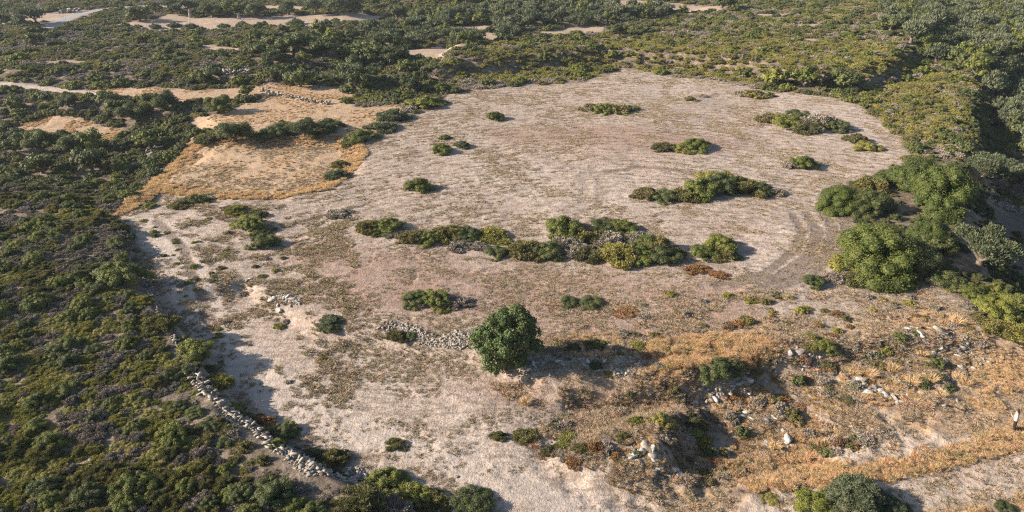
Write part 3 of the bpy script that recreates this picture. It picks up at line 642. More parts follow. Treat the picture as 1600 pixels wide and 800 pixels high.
row([(530, 341, 46, 'grey', 'flat brown dead bush at the left of the middle row', .5), (575, 365, 44, 'heath', 'left bush of the first pair of the middle row', .9), (604, 362, 46, 'mastic', 'right bush of the first pair of the middle row', .85), (615, 370, 30, 'grey', 'grey bush at the foot of the first pair', .6),
     (645, 380, 46, 'heath', 'left tip bush of the flat row left of the big clump', .8), (672, 381, 44, 'mastic', 'second bush of the flat row left of the big clump', .8), (700, 376, 52, 'heath', 'third bush of the flat row left of the big clump', .8), (728, 376, 50, 'dark', 'fourth bush of the flat row left of the big clump', .7), (766, 376, 56, 'yellow', 'yellow-green bush at the right end of the flat row', .55), (715, 391, 44, 'grey', 'brown low bush in front of the flat row', .6), (745, 390, 36, 'grey', 'second brown low bush in front of the flat row', .6), (775, 402, 38, 'dark', 'small dark bush standing in front between the flat row and the big clump', .8),
     (822, 403, 56, 'heath', 'front left bush of the big clump in mid field', .9), (855, 404, 52, 'dark', 'second front bush of the big clump', .9), (880, 372, 70, 'mastic', 'green bush at the rear left top of the big clump', .9), (912, 378, 56, 'heath', 'rear bush right of the top of the big clump', .8), (900, 400, 50, 'grey', 'brown bush in the front middle of the big clump', .8), (925, 407, 50, 'heath', 'olive-brown bush in the front middle of the big clump', .8), (890, 390, 50, 'grey', 'grey brown bush inside the big clump', .8), (945, 362, 44, 'dark', 'left bush of the rear spur of the big clump', .8), (975, 363, 46, 'mastic', 'right bush of the rear spur of the big clump', .8), (950, 385, 54, 'grey', 'grey-brown bush in the hollow of the big clump', .8), (1000, 380, 48, 'grey', 'brown bush at the rear right of the big clump', .7),
     (968, 409, 62, 'yellow', 'yellow-green bush in the front of the big clump', 1.0), (1000, 412, 52, 'mastic', 'small green bush low in the front right of the big clump', .8), (1035, 400, 60, 'heath', 'olive bush at the right rear of the big clump', 1.0), (1040, 414, 56, 'dark', 'dark bush at the right front end of the big clump', .9), (1015, 395, 56, 'mastic', 'green bush on the top right of the big clump', .9),
     (1104, 405, 52, 'mastic', 'light green leafy bush left of the last bush of the row', .8), (1130, 396, 56, 'mastic', 'tall bush closing the middle row at the right, long shadow beside it', 1.05), (1132, 406, 40, 'heath', 'olive foot bush under the tall closing bush', .9), (1150, 405, 22, 'dark', 'dark fringe bush right of the tall closing bush', .9), (1092, 428, 38, 'rust', 'orange-brown dead bush in front of the light green one', .7), (1126, 433, 30, 'rust', 'smaller orange-brown dead bush in front of the tall closing bush', .6)], 'middle row of bushes across the field')
row([(386, 362, 52, 'mastic', 'upper green bush of the bent pair at the left of the field', 1.0), (408, 388, 42, 'dark', 'lower dark bush of the bent pair at the left of the field', 1.0), (398, 340, 30, 'heath', 'small bush behind the bent pair', .8), (366, 334, 34, 'yellow', 'yellowish bush at the rim above the bent pair', .7), (352, 328, 22, 'grey', 'grey bush at the rim above the bent pair', .7),
     (280, 326, 32, 'heath', 'left front bush of the small clump below the golden terrace', .8), (298, 320, 42, 'mastic', 'green top bush of the small clump below the golden terrace', .9), (322, 313, 40, 'grey', 'dark brown flat bush trailing right of the small clump below the golden terrace', .4)], 'bushes at the left end of the field')
row([(648, 477, 44, 'dark', 'left bush of the dark clump above the rubble wall', .8), (678, 481, 56, 'mastic', 'large bush of the dark clump above the rubble wall', .9), (703, 482, 40, 'grey', 'grey bush at the right of the dark clump above the rubble wall', .8), (725, 478, 34, 'grey', 'brown bush trailing right of the dark clump', .7),
     (890, 479, 36, 'dark', 'left bush of the low pair right of the dark clump', .55), (925, 480, 38, 'dark', 'right bush of the low pair right of the dark clump', .6),
     (515, 521, 28, 'dark', 'dark sprawling bush on the bank left of the rubble wall', .6), (512, 507, 32, 'olive', 'grey-green airy bush on the bank left of the rubble wall', .7), (618, 535, 34, 'heath', 'small bush growing against the front of the rubble wall', .8), (642, 530, 20, 'dark', 'tiny dark bush against the front of the rubble wall', .8)], 'bushes around the rubble wall')
row([(408, 668, 44, 'rust', 'orange-brown dead bush on the near stone wall', .8), (440, 684, 46, 'dark', 'dark bush on the field side of the near stone wall', .8), (425, 700, 30, 'mastic', 'small green bush growing out of the near stone wall', .8), (488, 722, 42, 'olive', 'pale grey-green spiky bush behind the near stone wall', 1.0), (520, 728, 44, 'heath', 'olive-brown bush behind the near stone wall', 1.0), (598, 775, 66, 'mastic', 'bright green bush at the lower end of the near stone wall', .95), (640, 795, 70, 'mastic', 'bright green bush beyond the end of the near stone wall', .9), (676, 800, 50, 'heath', 'olive bush right of the bright green ones at the bottom edge', .9), (612, 812, 60, 'grey', 'grey twiggy bush in front of the bright green ones', .9), (560, 800, 70, 'heath', 'olive bush below the stub of the near stone wall', .9), (735, 812, 80, 'dark', 'dark bush at the bottom edge right of the wall end', .6),
     (295, 560, 66, 'mastic', 'vivid green bush beside the hidden end of the near stone wall', 1.1), (330, 605, 50, 'yellow', 'yellow-green bush just above the near stone wall', 1.0), (178, 445, 76, 'mastic', 'vivid green bush at the scrub edge facing the field', .9), (245, 520, 50, 'heath', 'olive bush at the scrub edge', 1.0)], 'bushes along the near stone wall')
row([(1350, 812, 112, 'bigolive', 'large grey-green bush at the bottom edge of the dry meadow', .75), (1290, 805, 70, 'mastic', 'bright green bush left of the large grey-green one at the bottom edge', .6), (1395, 812, 64, 'bigolive', 'right shoulder bush of the large grey-green one at the bottom edge', .7), (1207, 786, 32, 'yellow', 'small lime green bush left of the bottom edge clump', .7), (1578, 806, 40, 'dark', 'dark green bush at the bottom right corner', .5),
     (1568, 500, 66, 'mastic', 'green bush left above the stones at the right edge', .9), (1600, 490, 60, 'mastic', 'green bush cut by the right edge', .9), (1560, 525, 50, 'heath', 'olive bush under the green ones at the right edge', .8), (1595, 530, 50, 'yellow', 'yellowish bush at the right edge above the path', .7)])
row([(1035, 668, 36, 'yellow', 'upright yellow-green bush on the rim of the hollow', 1.5), (998, 665, 30, 'yellow', 'low round cushion bush left of the hollow', 1.0), (975, 690, 26, 'heath', 'olive cushion bush on the mound', 1.0), (1085, 668, 36, 'heath', 'olive airy bush in the hollow above the pale scree', 1.2), (1088, 680, 30, 'yellow', 'low bush under the airy one in the hollow', .7), (1040, 695, 34, 'grey', 'pale dead twiggy bush at the head of the scree', .8), (1102, 700, 28, 'yellow', 'round cushion bush beside the scree', 1.0), (1130, 712, 20, 'heath', 'small cushion bush right of the scree', 1.0), (1145, 662, 26, 'grey', 'brown upright dead bush in the shaded hollow', 1.4),
     (820, 690, 40, 'heath', 'flat cushion bush left of the mound', .6), (780, 688, 26, 'heath', 'small cushion bush farther left of the mound', .9), (618, 702, 30, 'heath', 'lone small cushion bush on the pale ground before the near wall', .7), (866, 712, 34, 'heath', 'left bush of the cushion patch at the mound foot', .8), (890, 700, 40, 'yellow', 'yellow-green bush of the cushion patch at the mound foot', .7), (882, 716, 30, 'grey', 'brown front bush of the cushion patch at the mound foot', .7), (908, 708, 26, 'heath', 'right bush of the cushion patch at the mound foot', .8), (897, 730, 30, 'rust', 'rusty bush below the cushion patch', .7),
     (1120, 605, 60, 'dark', 'dark leafy bush at the head of the hollow', 1.0), (1145, 590, 40, 'dark', 'second dark bush at the head of the hollow', .9), (1290, 555, 40, 'mastic', 'green bush among the pale rocks of the bank', .7), (1270, 548, 26, 'heath', 'olive bush among the pale rocks of the bank', .7), (1330, 632, 30, 'heath', 'low olive bush in the dry grass below the bank', .6), (1040, 555, 24, 'heath', 'small olive bush above the dry golden patch', .7),
     (930, 545, 34, 'heath', 'olive cushion bush right of the carob tree', .6), (895, 550, 26, 'heath', 'small olive cushion bush nearer the carob tree', .7), (1000, 545, 28, 'yellow', 'yellowish cushion bush left of the dry golden patch', .7), (1010, 500, 26, 'grey', 'grey cushion bush on the pale stony ground', .6), (980, 495, 36, 'rust', 'rusty cushion bush on the pale stony ground', .5), (930, 575, 26, 'dark', 'dark low bush in the tree shadow', .6)])
row([(430, 216, 52, 'dark', 'dark bush left of the airy olive on the terrace rim', .8), (405, 218, 30, 'heath', 'olive bush farther left on the terrace rim', .7), (510, 206, 48, 'dark', 'dark bush right of the airy olive on the terrace rim', .8), (495, 213, 34, 'heath', 'olive bush right under the airy olive', .7), (330, 224, 44, 'heath', 'olive bush at the left end of the terrace rim', .7),
     (660, 170, 62, 'mastic', 'long bright green bush at the upper corner of the field', .6), (680, 165, 36, 'mastic', 'small bright green bush at the upper corner of the field', .6), (612, 190, 50, 'olive', 'grey-green bush on the strip between terrace and field', .8), (595, 205, 44, 'olive', 'second grey-green bush on the strip between terrace and field', .8), (562, 222, 50, 'mastic', 'bright green bush halfway down the strip', .7), (545, 228, 30, 'heath', 'olive bush beside the bright one halfway down the strip', .7), (525, 282, 38, 'olive', 'lower grey-green bush at the tip of the strip', 1.0), (530, 262, 26, 'heath', 'upper olive bush at the tip of the strip', .9), (230, 325, 22, 'mastic', 'small green bush in the dry grass at the scrub edge', .7), (635, 175, 30, 'grey', 'grey bush beside the bright green ones at the field corner', .7)], 'bushes between the golden terraces and the field')

row([(240, 45, 18, 'olive', 'leftmost small round shrub on the far pale field'), (271, 43, 20, 'olive', 'small round shrub on the far pale field, second from the left'), (296, 45, 20, 'olive', 'small round shrub on the far pale field, third from the left'), (348, 45, 18, 'olive', 'small round shrub on the far pale field below the stone stump'), (377, 41, 18, 'olive', 'small round shrub on the far pale field right of the stone stump'), (460, 39, 24, 'olive', 'low grey-green shrub at the near rim of the far pale field'), (508, 38, 18, 'dark', 'small dark shrub on the right half of the far pale field'), (523, 36, 16, 'dark', 'last small dark shrub at the right of the far pale field')])
for i, (px, py, w_, kd, lb) in enumerate([(215, 34, 40, 'dark', 'dark tree at the left end of the far pale field'), (330, 28, 38, 'dark', 'dark green tree behind the far pale field beside the stone pillar'), (352, 27, 40, 'mastic', 'bright dark-green tree behind the far pale field'), (398, 28, 40, 'dark', 'broad tree behind the far pale field right of the stump'), (450, 24, 34, 'olive', 'left olive tree of the row on the far pale field'), (492, 24, 40, 'olive', 'olive tree with visible trunk on the far pale field'), (525, 24, 42, 'olive', 'spreading olive tree on the far pale field'), (553, 22, 38, 'olive', 'right olive tree of the row on the far pale field')]):
    place_tree({'olive': 'olive_tree', 'dark': 'evergreen_tree', 'mastic': 'mastic_tree'}[kd], px, py, w_, treelib(kd, i % 3, True), lb, 'tree', hs=.8)
# ------------------------------------------------------------------ dry stone walls and rocks
def wall(name, P, label, hgt=.55, wid=.6, seed=1, s0=.24, dens=1.0):
    """One drystone wall: fitted courses of broken stones along the line P (metres)."""
    g = np.random.default_rng(seed); P = np.array(P, float); parts = []
    for a, b in zip(P[:-1], P[1:]):
        L = np.linalg.norm(b - a); d = (b - a) / L; nrm = np.array([-d[1], d[0]])
        for course in range(max(1, int(hgt / .2))):
            n = int(L / (s0 * 1.15) * dens)
            for side in (-1, 0, 1):
                for k in range(n):
                    if g.random() > 1.02 - .18 * course: continue
                    s = s0 * g.uniform(.5, 1.45) * (1.25 if side else 1.0); q = a + d * (k + g.random()) * L / n + nrm * (side * wid * (.5 - .08 * course) + g.normal() * .06)
                    v, f = rock_data(g, 1, .7); th = g.uniform(0, 6.28); c_, s_ = math.cos(th), math.sin(th); v = v * s * np.array([.8, g.uniform(.4, .6), g.uniform(.3, .5)])
                    v = v @ np.array([[c_, s_, 0], [-s_, c_, 0], [0, 0, 1]]); tx = g.normal() * .35; ct, st = math.cos(tx), math.sin(tx); v = v @ np.array([[1, 0, 0], [0, ct, st], [0, -st, ct]])
                    v += [q[0], q[1], float(H(q[0], q[1])) + .08 + course * .19]; parts.append((v, f))
    V, Q = join(parts); c = P.mean(0); z = float(H(*c)); V = V - [c[0], c[1], z]
    o = link(name, mesh_from(name, V, Q, [M['stone']]), loc=(c[0], c[1], z)); return tag(o, label, 'stone wall')
W = lambda L: poly(L)
wall('drystone_wall', W([(292, 578), (315, 602), (340, 626), (362, 645), (395, 668), (425, 695), (462, 712), (505, 738), (575, 760)]), 'low drystone wall of pale blocks between the dark scrub and the bare field', .42, .75, 3, .29, 1.0)
wall('drystone_wall', W([(205, 412), (225, 440), (245, 475), (262, 505), (285, 545)]), 'overgrown wall stretch showing between bushes at the scrub edge', .5, .6, 5, .28, .6)
wall('drystone_wall', W([(592, 507), (640, 520), (690, 532), (738, 538)]), 'collapsed rubble wall left of the lone carob tree', .2, .8, 7, .25, .7)
wall('drystone_wall', W([(408, 142), (440, 150), (475, 157), (515, 163)]), 'field wall along the top of the upper golden terrace', .7, .7, 8, .42, .7)
wall('drystone_wall', W([(332, 112), (360, 116), (392, 113)]), 'short pale ledge wall among the far scrub at the left', .9, 1.2, 9, .6, .8)
wall('drystone_wall', W([(1535, 305), (1560, 318), (1600, 330), (1640, 340)]), 'long heap of pale stones along the shaded gully', .7, 1.6, 11, .42, .6)
wall('drystone_wall', W([(172, 258), (200, 250), (235, 240), (250, 245)]), 'tumbled stone ledge under the left tree clump', .6, 1.6, 12, .6, .5)
wall('drystone_wall', W([(95, 21), (112, 19), (126, 18)]), 'pale yellowish ruined wall beside the far road', 1.6, 1.0, 14, 1.0, .8)
def ruin(px, py, label, w=1.6, h=3.2):
    x, y, z = pt(px, py); bm = bmesh.new(); bmesh.ops.create_cube(bm, size=1); bmesh.ops.subdivide_edges(bm, edges=bm.edges[:], cuts=3, use_grid_fill=True)
    for v in bm.verts:
        v.co.x = v.co.x * w * (1.15 - .35 * (v.co.z + .5)) + random.uniform(-.12, .12); v.co.y = v.co.y * w * .8 + random.uniform(-.12, .12); v.co.z = (v.co.z + .5) * h * (1 + .12 * (v.co.x > 0)) + random.uniform(-.08, .08) - .1
    me = bpy.data.meshes.new('stone_pillar'); bm.to_mesh(me); bm.free(); me.materials.append(M['stone']); return tag(link('stone_pillar', me, loc=(x, y, z)), label, 'stone pillar')
ruin(298, 28, 'pale leaning stone pillar between trees behind the far pale field', .8, 2.6); ruin(374, 30, 'pale stone stump right of the leaning pillar behind the far pale field', .8, 1.8); ruin(65, 20, 'yellowish stone pillar beside the far left clearing', 1.2, 2.6)
for L_, r_ in (([(338, 622), (362, 645), (395, 668), (425, 695), (462, 712), (505, 738), (575, 760)], 1.0), ([(225, 440), (245, 475), (262, 505), (285, 545)], .6)):
    for (ax, ay), (bx, by) in zip(L_[:-1], L_[1:]):
        for t_ in (0, .25, .5, .75):
            x_, y_, z_ = pt(ax + (bx - ax) * t_, ay + (by - ay) * t_); TAKEN.append((x_ - .2, y_ - .7 * r_, .55 * r_))
def outcrop(px, py, wpx, n, label, seed):
    x, y, z = pt(px, py); R_ = size_m(wpx, x, y, z) / 2; g = np.random.default_rng(seed); parts = []
    for k in range(n):
        v, f = rock_data(g, 2, .7); r = math.sqrt(g.random()) * R_; th = g.uniform(0, 6.28); ox, oy = r * math.cos(th), r * math.sin(th) * .7; s_ = g.uniform(.14, .42) * (1.3 if k < n // 3 else .8)
        rot = np.array((Matrix.Rotation(g.uniform(0, 6.28), 3, 'Z') @ Matrix.Rotation(g.normal() * .35 + .25, 3, 'X')).transposed()); v = (v * s_ * np.array([1.0, .7, .45])) @ rot
        parts.append((v + [ox, oy, float(H(x + ox, y + oy)) - z + s_ * .18], f))
    V, Q = join(parts); tag(link('rock_outcrop', mesh_from('rock_outcrop', V, Q, [M['pale_stone']]), loc=(x, y, z)), label, 'rock outcrop')
for a_ in [(1010, 708, 60, 22, 'pale broken rock outcrop on the mound left of the scree'), (1040, 735, 50, 12, 'low broken rocks at the foot of the mound'), (1100, 628, 60, 22, 'pale blocks at the head of the hollow between the two dark bushes'), (1150, 605, 60, 16, 'pale slabs right of the dark bushes at the head of the hollow'), (1235, 556, 66, 28, 'long broken ledge of pale rock at the left of the rocky bank'), (1190, 650, 70, 20, 'scatter of pale blocks in the shaded side of the hollow'),
           (1215, 690, 60, 18, 'pale rubble blocks in the bottom of the hollow'), (1355, 606, 60, 24, 'grey stones heaped between the dry tussocks'), (1400, 622, 44, 14, 'small heap of stones at the right foot of the tussocks'), (1455, 528, 84, 26, 'bluish pale ledge on top of the outcrop near the right edge'), (1495, 560, 74, 24, 'white broken scree at the right end of the outcrop'), (1545, 500, 50, 12, 'pale stones between the green bushes and the outcrop at the right edge'), (850, 576, 70, 12, 'flat pale slabs in the shade right of the carob tree'), (448, 470, 56, 14, 'low pale ledge on the left slope of the clearing'), (386, 438, 20, 5, 'few pale stones high on the left slope of the clearing'), (545, 748, 60, 10, 'big tumbled blocks at the lower end of the near stone wall'), (920, 560, 60, 10, 'low pale stones between the cushion shrubs right of the carob tree'), (225, 248, 80, 16, 'grey rocks below the left tree clump'), (1518, 232, 50, 10, 'pale rock face under the shelf at the gully')]:
    outcrop(*a_, seed=a_[0])
ROCKS = [rock_mesh('rock', 600 + k, 2) for k in range(6)]
def boulder(px, py, wpx, label, hs=.8, group=None):
    x, y, z = pt(px, py); R = size_m(wpx, x, y, z) / 2 * .72; o = link('boulder', random.choice(ROCKS), loc=(x, y + R * .3, float(H(x, y + R * .3)) + R * .12), rz=random.uniform(0, 6.28), sc=(R, R, R * hs), tilt=(random.uniform(-.4, .4), random.uniform(-.4, .4)))
    return tag(o, label, 'rock', group)
for px, py, w_, lb in [
    (360, 640, 18, 'pale block crowning the upper end of the near stone wall'), (370, 648, 16, 'pale block next to the crown block of the near stone wall'), (557, 746, 34, 'large pale block at the lower end of the near stone wall'), (572, 752, 20, 'upright slab closing the near stone wall'), (300, 588, 16, 'pale stone peeping out of the scrub above the near wall'), (312, 598, 12, 'small pale stone beside the one above the near wall'),
    (143, 722, 20, 'single pale stone deep in the lower left scrub'), (385, 440, 12, 'pale rock on the left slope of the field'), (456, 470, 20, 'pale rock at the foot of the left bank'), (444, 468, 12, 'small pale rock at the foot of the left bank'), (848, 572, 22, 'bluish pale slab in the shade right of the carob tree'), (880, 571, 18, 'second slab in the shade farther right of the carob tree'),
    (1010, 700, 30, 'big pale rock face on the mound'), (1022, 716, 28, 'lower pale rock on the mound'), (1090, 726, 18, 'pale block in the lower hollow'), (1042, 708, 16, 'grey block at the head of the scree'), (1142, 618, 18, 'pale rock between the dark bushes at the head of the hollow'), (1086, 622, 14, 'upright pale rock left of the dark bushes in the hollow'), (1182, 606, 12, 'small pale rock in the shaded grass right of the hollow'), (1112, 628, 18, 'tall pale rock between the two dark bushes'), (1148, 576, 20, 'pale slab above the hollow'),
    (1215, 548, 18, 'pale rock at the left of the rocky bank'), (1250, 555, 34, 'long pale slab of the rocky bank'), (1262, 566, 28, 'lower slab of the rocky bank'), (1350, 606, 20, 'grey rock between the dry tussocks'), (1440, 524, 26, 'bluish rock at the left of the rock outcrop near the right edge'), (1470, 518, 36, 'pale flat rock on top of the outcrop near the right edge'), (1505, 546, 22, 'white rock at the right end of the outcrop'), (1476, 634, 16, 'white stone on the dry meadow left of the person'), (1363, 655, 10, 'small white stone on the dry meadow below the tussocks'),
    (1497, 628, 12, 'small pale stone in the dry meadow'), (1525, 470, 18, 'pale stone below the silvery olive'), (715, 746, 12, 'lone pale stone on the bare ground at the bottom'), (622, 660, 8, 'tiny pale stone on the bare ground'), (1315, 157, 8, 'small white stone at the far field edge'), (1372, 118, 18, 'pale rock on the shaded bank behind the field'), (1520, 225, 22, 'pale rock face under the plateau scrub at the gully'), (35, 265, 22, 'pale rock at the left frame edge'), (235, 247, 26, 'pale slab of the tumbled ledge'), (660, 165, 18, 'pale rock between the bushes at the field corner'), (1090, 398, 22, 'pale rock left of the light green bush in the row')]:
    boulder(px, py, w_, lb)

# ------------------------------------------------------------------ far utility pole
def pole():
    x, y, z = pt(29, 47); h = 7.5; root = tag(link('utility_pole', None, loc=(x, y, z)), 'thin dark wooden pole with a crossarm beside the far left clearing', 'pole')
    v, q = tube([0, 0, -.3], [0, 0, h], .17, .11, 8); link('post', mesh_from('post', v, [q], [M['bark']]), root)
    bm = bmesh.new(); bmesh.ops.create_cube(bm, size=1); bmesh.ops.scale(bm, vec=(2.4, .16, .16), verts=bm.verts); bmesh.ops.translate(bm, vec=(0, 0, h - .4), verts=bm.verts)
    me = bpy.data.meshes.new('crossarm'); bm.to_mesh(me); bm.free(); me.materials.append(M['bark']); link('crossarm', me, root)
pole()

# ------------------------------------------------------------------ the person
def plain(name, c, rough=.85, noise=.1):
    N = NT(name); pos = N.n('ShaderNodeNewGeometry').outputs['Position']; hs = N.n('ShaderNodeHueSaturation'); N.put(hs.inputs['Color'], c); N.put(hs.inputs['Value'], N.map(N.noise(12, 3, .6, pos), .3, .7, 1 - noise, 1 + noise))
    d = N.n('ShaderNodeBsdfPrincipled'); N.put(d.inputs['Base Color'], hs.outputs[0]); d.inputs['Roughness'].default_value = rough; N.t.links.new(d.outputs[0], N.out.inputs[0]); return N.m
def skin(name, J, E, root, mat, parent, levels=2):
    me = bpy.data.meshes.new(name); me.from_pydata([j[:3] for j in J], E, []); me.update(); o = link(name, me, parent)
    o.modifiers.new('skin', 'SKIN'); 
    if not me.skin_vertices: me.skin_vertices.new() if hasattr(me.skin_vertices, 'new') else None
    for i, j in enumerate(J):
        r = j[3]; rr = r if hasattr(r, '__len__') else (r, r); me.skin_vertices[0].data[i].radius = rr; me.skin_vertices[0].data[i].use_root = i == root
    s = o.modifiers.new('sub', 'SUBSURF'); s.levels = s.render_levels = levels; me.materials.append(mat); return o
def bake(o):                                     # keep the evaluated surface as the mesh itself
    dg = bpy.context.evaluated_depsgraph_get(); dg.update(); me = bpy.data.meshes.new_from_object(o.evaluated_get(dg)); o.modifiers.clear(); o.data = me
    for p in me.polygons: p.use_smooth = True
def ell(name, c, r, mat, parent, sub=3, cut=None):
    v, q = ico(sub); v = v * np.array(r) + np.array(c)
    if cut: v = cut(v)
    return link(name, mesh_from(name, v, [q], [mat], smooth_f=True), parent)
def person():
    x, y, z = pt(1584, 673); root = tag(link('person', None, loc=(x, y, z + .02)), 'person in white shirt and long dark trousers standing in profile with hands raised', 'person'); root.rotation_euler = (Matrix.Rotation(math.radians(-9), 4, 'Y') @ Matrix.Rotation(math.radians(-38), 4, 'Z')).to_euler(); root.scale = (1.12, 1.12, 1.12)
    sk = plain('skin_tone', (.42, .24, .16), .55); white = plain('white_cotton', (.5, .49, .48)); dark = plain('dark_trousers', (.022, .011, .010)); hair = plain('dark_hair', (.035, .015, .010), .5); shoe = plain('shoe', (.05, .02, .015), .6)
    # facing -X; one continuous body
    J = [(0, 0, .92, .12), (0, 0, 1.08, .11), (-.01, 0, 1.25, .13), (-.01, 0, 1.38, .10), (-.02, 0, 1.46, .05), (-.035, 0, 1.53, .055), (-.03, 0, 1.60, .078), (-.02, 0, 1.67, .05)]
    E = [(i, i + 1) for i in range(7)]
    def chain(start, pts):
        p = start
        for q in pts: J.append(q); E.append((p, len(J) - 1)); p = len(J) - 1
        return p
    for s in (-1, 1):
        chain(0, [(0, s * .09, .86, .09), (-.01 - .01 * s, s * .09, .48, .058), (.01 - .02 * s, s * .09, .09, .038), (-.12 - .02 * s, s * .09, .035, .034)])
        w_ = chain(3, [(0, s * .17, 1.36, .055), (.03, s * .21, 1.09, .042), (-.17, s * .16, 1.12, .032), (-.24, s * .10, 1.18, .024)])
        for f in range(4): chain(w_, [(-.285, s * (.085 - .02 * f) , 1.20 + .014 * f, .010), (-.315 + .004 * f, s * (.075 - .018 * f), 1.19 + .012 * f, .008)])
        chain(w_, [(-.255, s * .06, 1.215, .011), (-.28, s * .045, 1.235, .009)])
    b = skin('body', J, E, 0, sk, root); bake(b)
    # face: nose, ears, eyes
    ell('nose', (-.112, 0, 1.592), (.018, .013, .02), sk, root, 2)
    for s in (-1, 1):
        ell('ear', (-.02, s * .078, 1.59), (.02, .010, .03), sk, root, 2); ell('eye', (-.098, s * .03, 1.61), (.010, .014, .008), hair, root, 2)
    def hc(v): v = v.copy(); front = (v[:, 0] < -.07) & (v[:, 2] < 1.63); v[front, 0] = -.05; return v
    ell('hair', (-.005, 0, 1.635), (.108, .094, .098), hair, root, 3, hc)
    J2 = [(.06, 0, 1.60, .07), (.085, 0, 1.50, .055), (.095, 0, 1.38, .035), (.09, 0, 1.28, .018)]; h = skin('hair', J2, [(0, 1), (1, 2), (2, 3)], 0, hair, root); bake(h)
    # shirt: torso and sleeves
    J = [(0, 0, .74, (.15, .17)), (0, 0, .98, (.14, .16)), (-.01, 0, 1.22, (.135, .155)), (-.01, 0, 1.36, (.11, .14)), (-.018, 0, 1.42, (.065, .07))]; E = [(0, 1), (1, 2), (2, 3), (3, 4)]
    for s in (-1, 1): chain(3, [(0, s * .18, 1.355, .075), (.03, s * .22, 1.09, .062), (-.08, s * .185, 1.11, .052)])
    t = skin('shirt', J, E, 0, white, root); bake(t)
    J = [(0, 0, .93, (.125, .16)), (0, 0, .84, (.12, .15))]; E = [(0, 1)]
    for s in (-1, 1): chain(1, [(0, s * .085, .78, .105), (-.01 - .01 * s, s * .085, .46, .088), (.005 - .02 * s, s * .085, .09, .085)])
    t = skin('trousers', J, E, 0, dark, root); bake(t)
    for s in (-1, 1): ell('shoe', (-.06 - .02 * s, s * .09, .04), (.135, .05, .045), shoe, root, 2)
    # pale object held in front
    ph = ell('phone', (0, 0, 0), (1, 1, 1), white, None, 2); ph.name = 'notebook'; ph.data = mesh_box('notebook', .02, .10, .15, white); ph.location = Matrix.Translation(root.location) @ Matrix.Rotation(math.radians(-38), 4, 'Z') @ Vector((-.33, 0, 1.31)) + Vector((-.2, 0, 0)); ph.rotation_euler = (0, math.radians(-25), math.radians(-38)); tag(ph, 'small pale pad held up before the chest of the standing person', 'notebook')
def mesh_box(name, sx, sy, sz, mat):
    bm = bmesh.new(); bmesh.ops.create_cube(bm, size=1); bmesh.ops.scale(bm, vec=(sx, sy, sz), verts=bm.verts); bmesh.ops.bevel(bm, geom=bm.edges[:], offset=.004, segments=1, affect='EDGES')
    me = bpy.data.meshes.new(name); bm.to_mesh(me); bm.free(); me.materials.append(mat); return me
person()

# ------------------------------------------------------------------ groves and scrub
def region(px, py):
    if px < 700 and py > 560: return 'in the dense scrub left of the near stone wall'
    if px < 350 and py > 330: return 'in the scrub on the left slope'
    if px < 620 and py > 200: return 'in the scrub below the golden terraces'
    if px < 640 and py > 125: return 'around the golden terraces at the upper left'
    if px > 1500 and py > 250: return 'in the gully at the right edge'
    if px > 1330 and py > 110: return 'on the rough shelf right of the field'
    if px < 640: return 'in the far scrub at the upper left'
    if px > 1400: return 'on the wooded far right slope'
    if py > 60: return 'on the scrub plateau behind the field'
    return 'in the far scrub at the top'
def blocked(x, y, r=0.0):
    b = inside(OPEN, x, y) & (sdist(OPEN, x, y) > -r * .2)
    for P in GOLD + FAR: b |= inside(P, x, y)
    b |= linedist(ROAD, x, y) < 4; b |= linedist(PALETRACK[0], x, y) < 2.0
    return b
def off_taken(x, y, f=.75):
    k = np.ones(len(x), bool)
    for a, b, r in TAKEN: k &= (x - a) ** 2 + (y - b) ** 2 > (r * f + .45) ** 2
    return k
def grid(y0, y1, s, extra=22, jit=.42):
    X, Y = [], []
    y = y0
    while y < y1:
        hw = .72 * y + extra; n = int(2 * hw / s); xs = np.linspace(-hw, hw, n); X.append(xs + rng.uniform(-jit, jit, n) * s); Y.append(y + rng.uniform(-jit, jit, n) * s); y += s
    return np.concatenate(X), np.concatenate(Y)
ZY = [poly(p) for p in [[(700, 118), (940, 60), (1000, 62), (1200, 55), (1420, 75), (1430, 110), (1330, 140), (1100, 120), (940, 105), (800, 130)], [(1340, 150), (1440, 110), (1530, 130), (1520, 210), (1420, 235), (1380, 190)], [(480, 90), (700, 90), (720, 140), (560, 150)]]]
ZOL = [poly(p) for p in [[(790, 0), (1000, 0), (1080, 22), (960, 38), (800, 45), (690, 40), (640, 28)], [(590, 48), (690, 38), (800, 42), (800, 62), (740, 78), (560, 62)], [(700, 8), (760, -5), (800, 0), (790, 40), (690, 38)], [(230, 20), (400, 12), (420, 26), (330, 28)], [(0, 30), (110, 32), (90, 44), (0, 44)]]]
ZTR = [poly(p) for p in [[(1440, 20), (1540, 10), (1700, 30), (1800, 300), (1600, 260), (1560, 170), (1500, 110), (1420, 70)], [(1380, 12), (1450, 5), (1450, 35), (1390, 50)]]]
ZDK = [poly(p) for p in [[(360, 62), (560, 62), (640, 85), (700, 110), (640, 160), (560, 150), (400, 130)], [(1190, 118), (1330, 120), (1400, 140), (1330, 155), (1190, 142)], [(1500, 140), (1700, 200), (1700, 470), (1560, 470), (1530, 300)], [(0, 165), (300, 165), (300, 240), (220, 300), (0, 290)]]]
def anyin(Z, x, y):
    b = np.zeros(len(x), bool)
    for P in Z: b |= inside(P, x, y)
    return b
def visible(x, y, z, m=10):
    px, py, d = project(x, y, z); return (px > -m) & (px < 1600 + m) & (py > -m) & (py < 800 + m), px, py, d
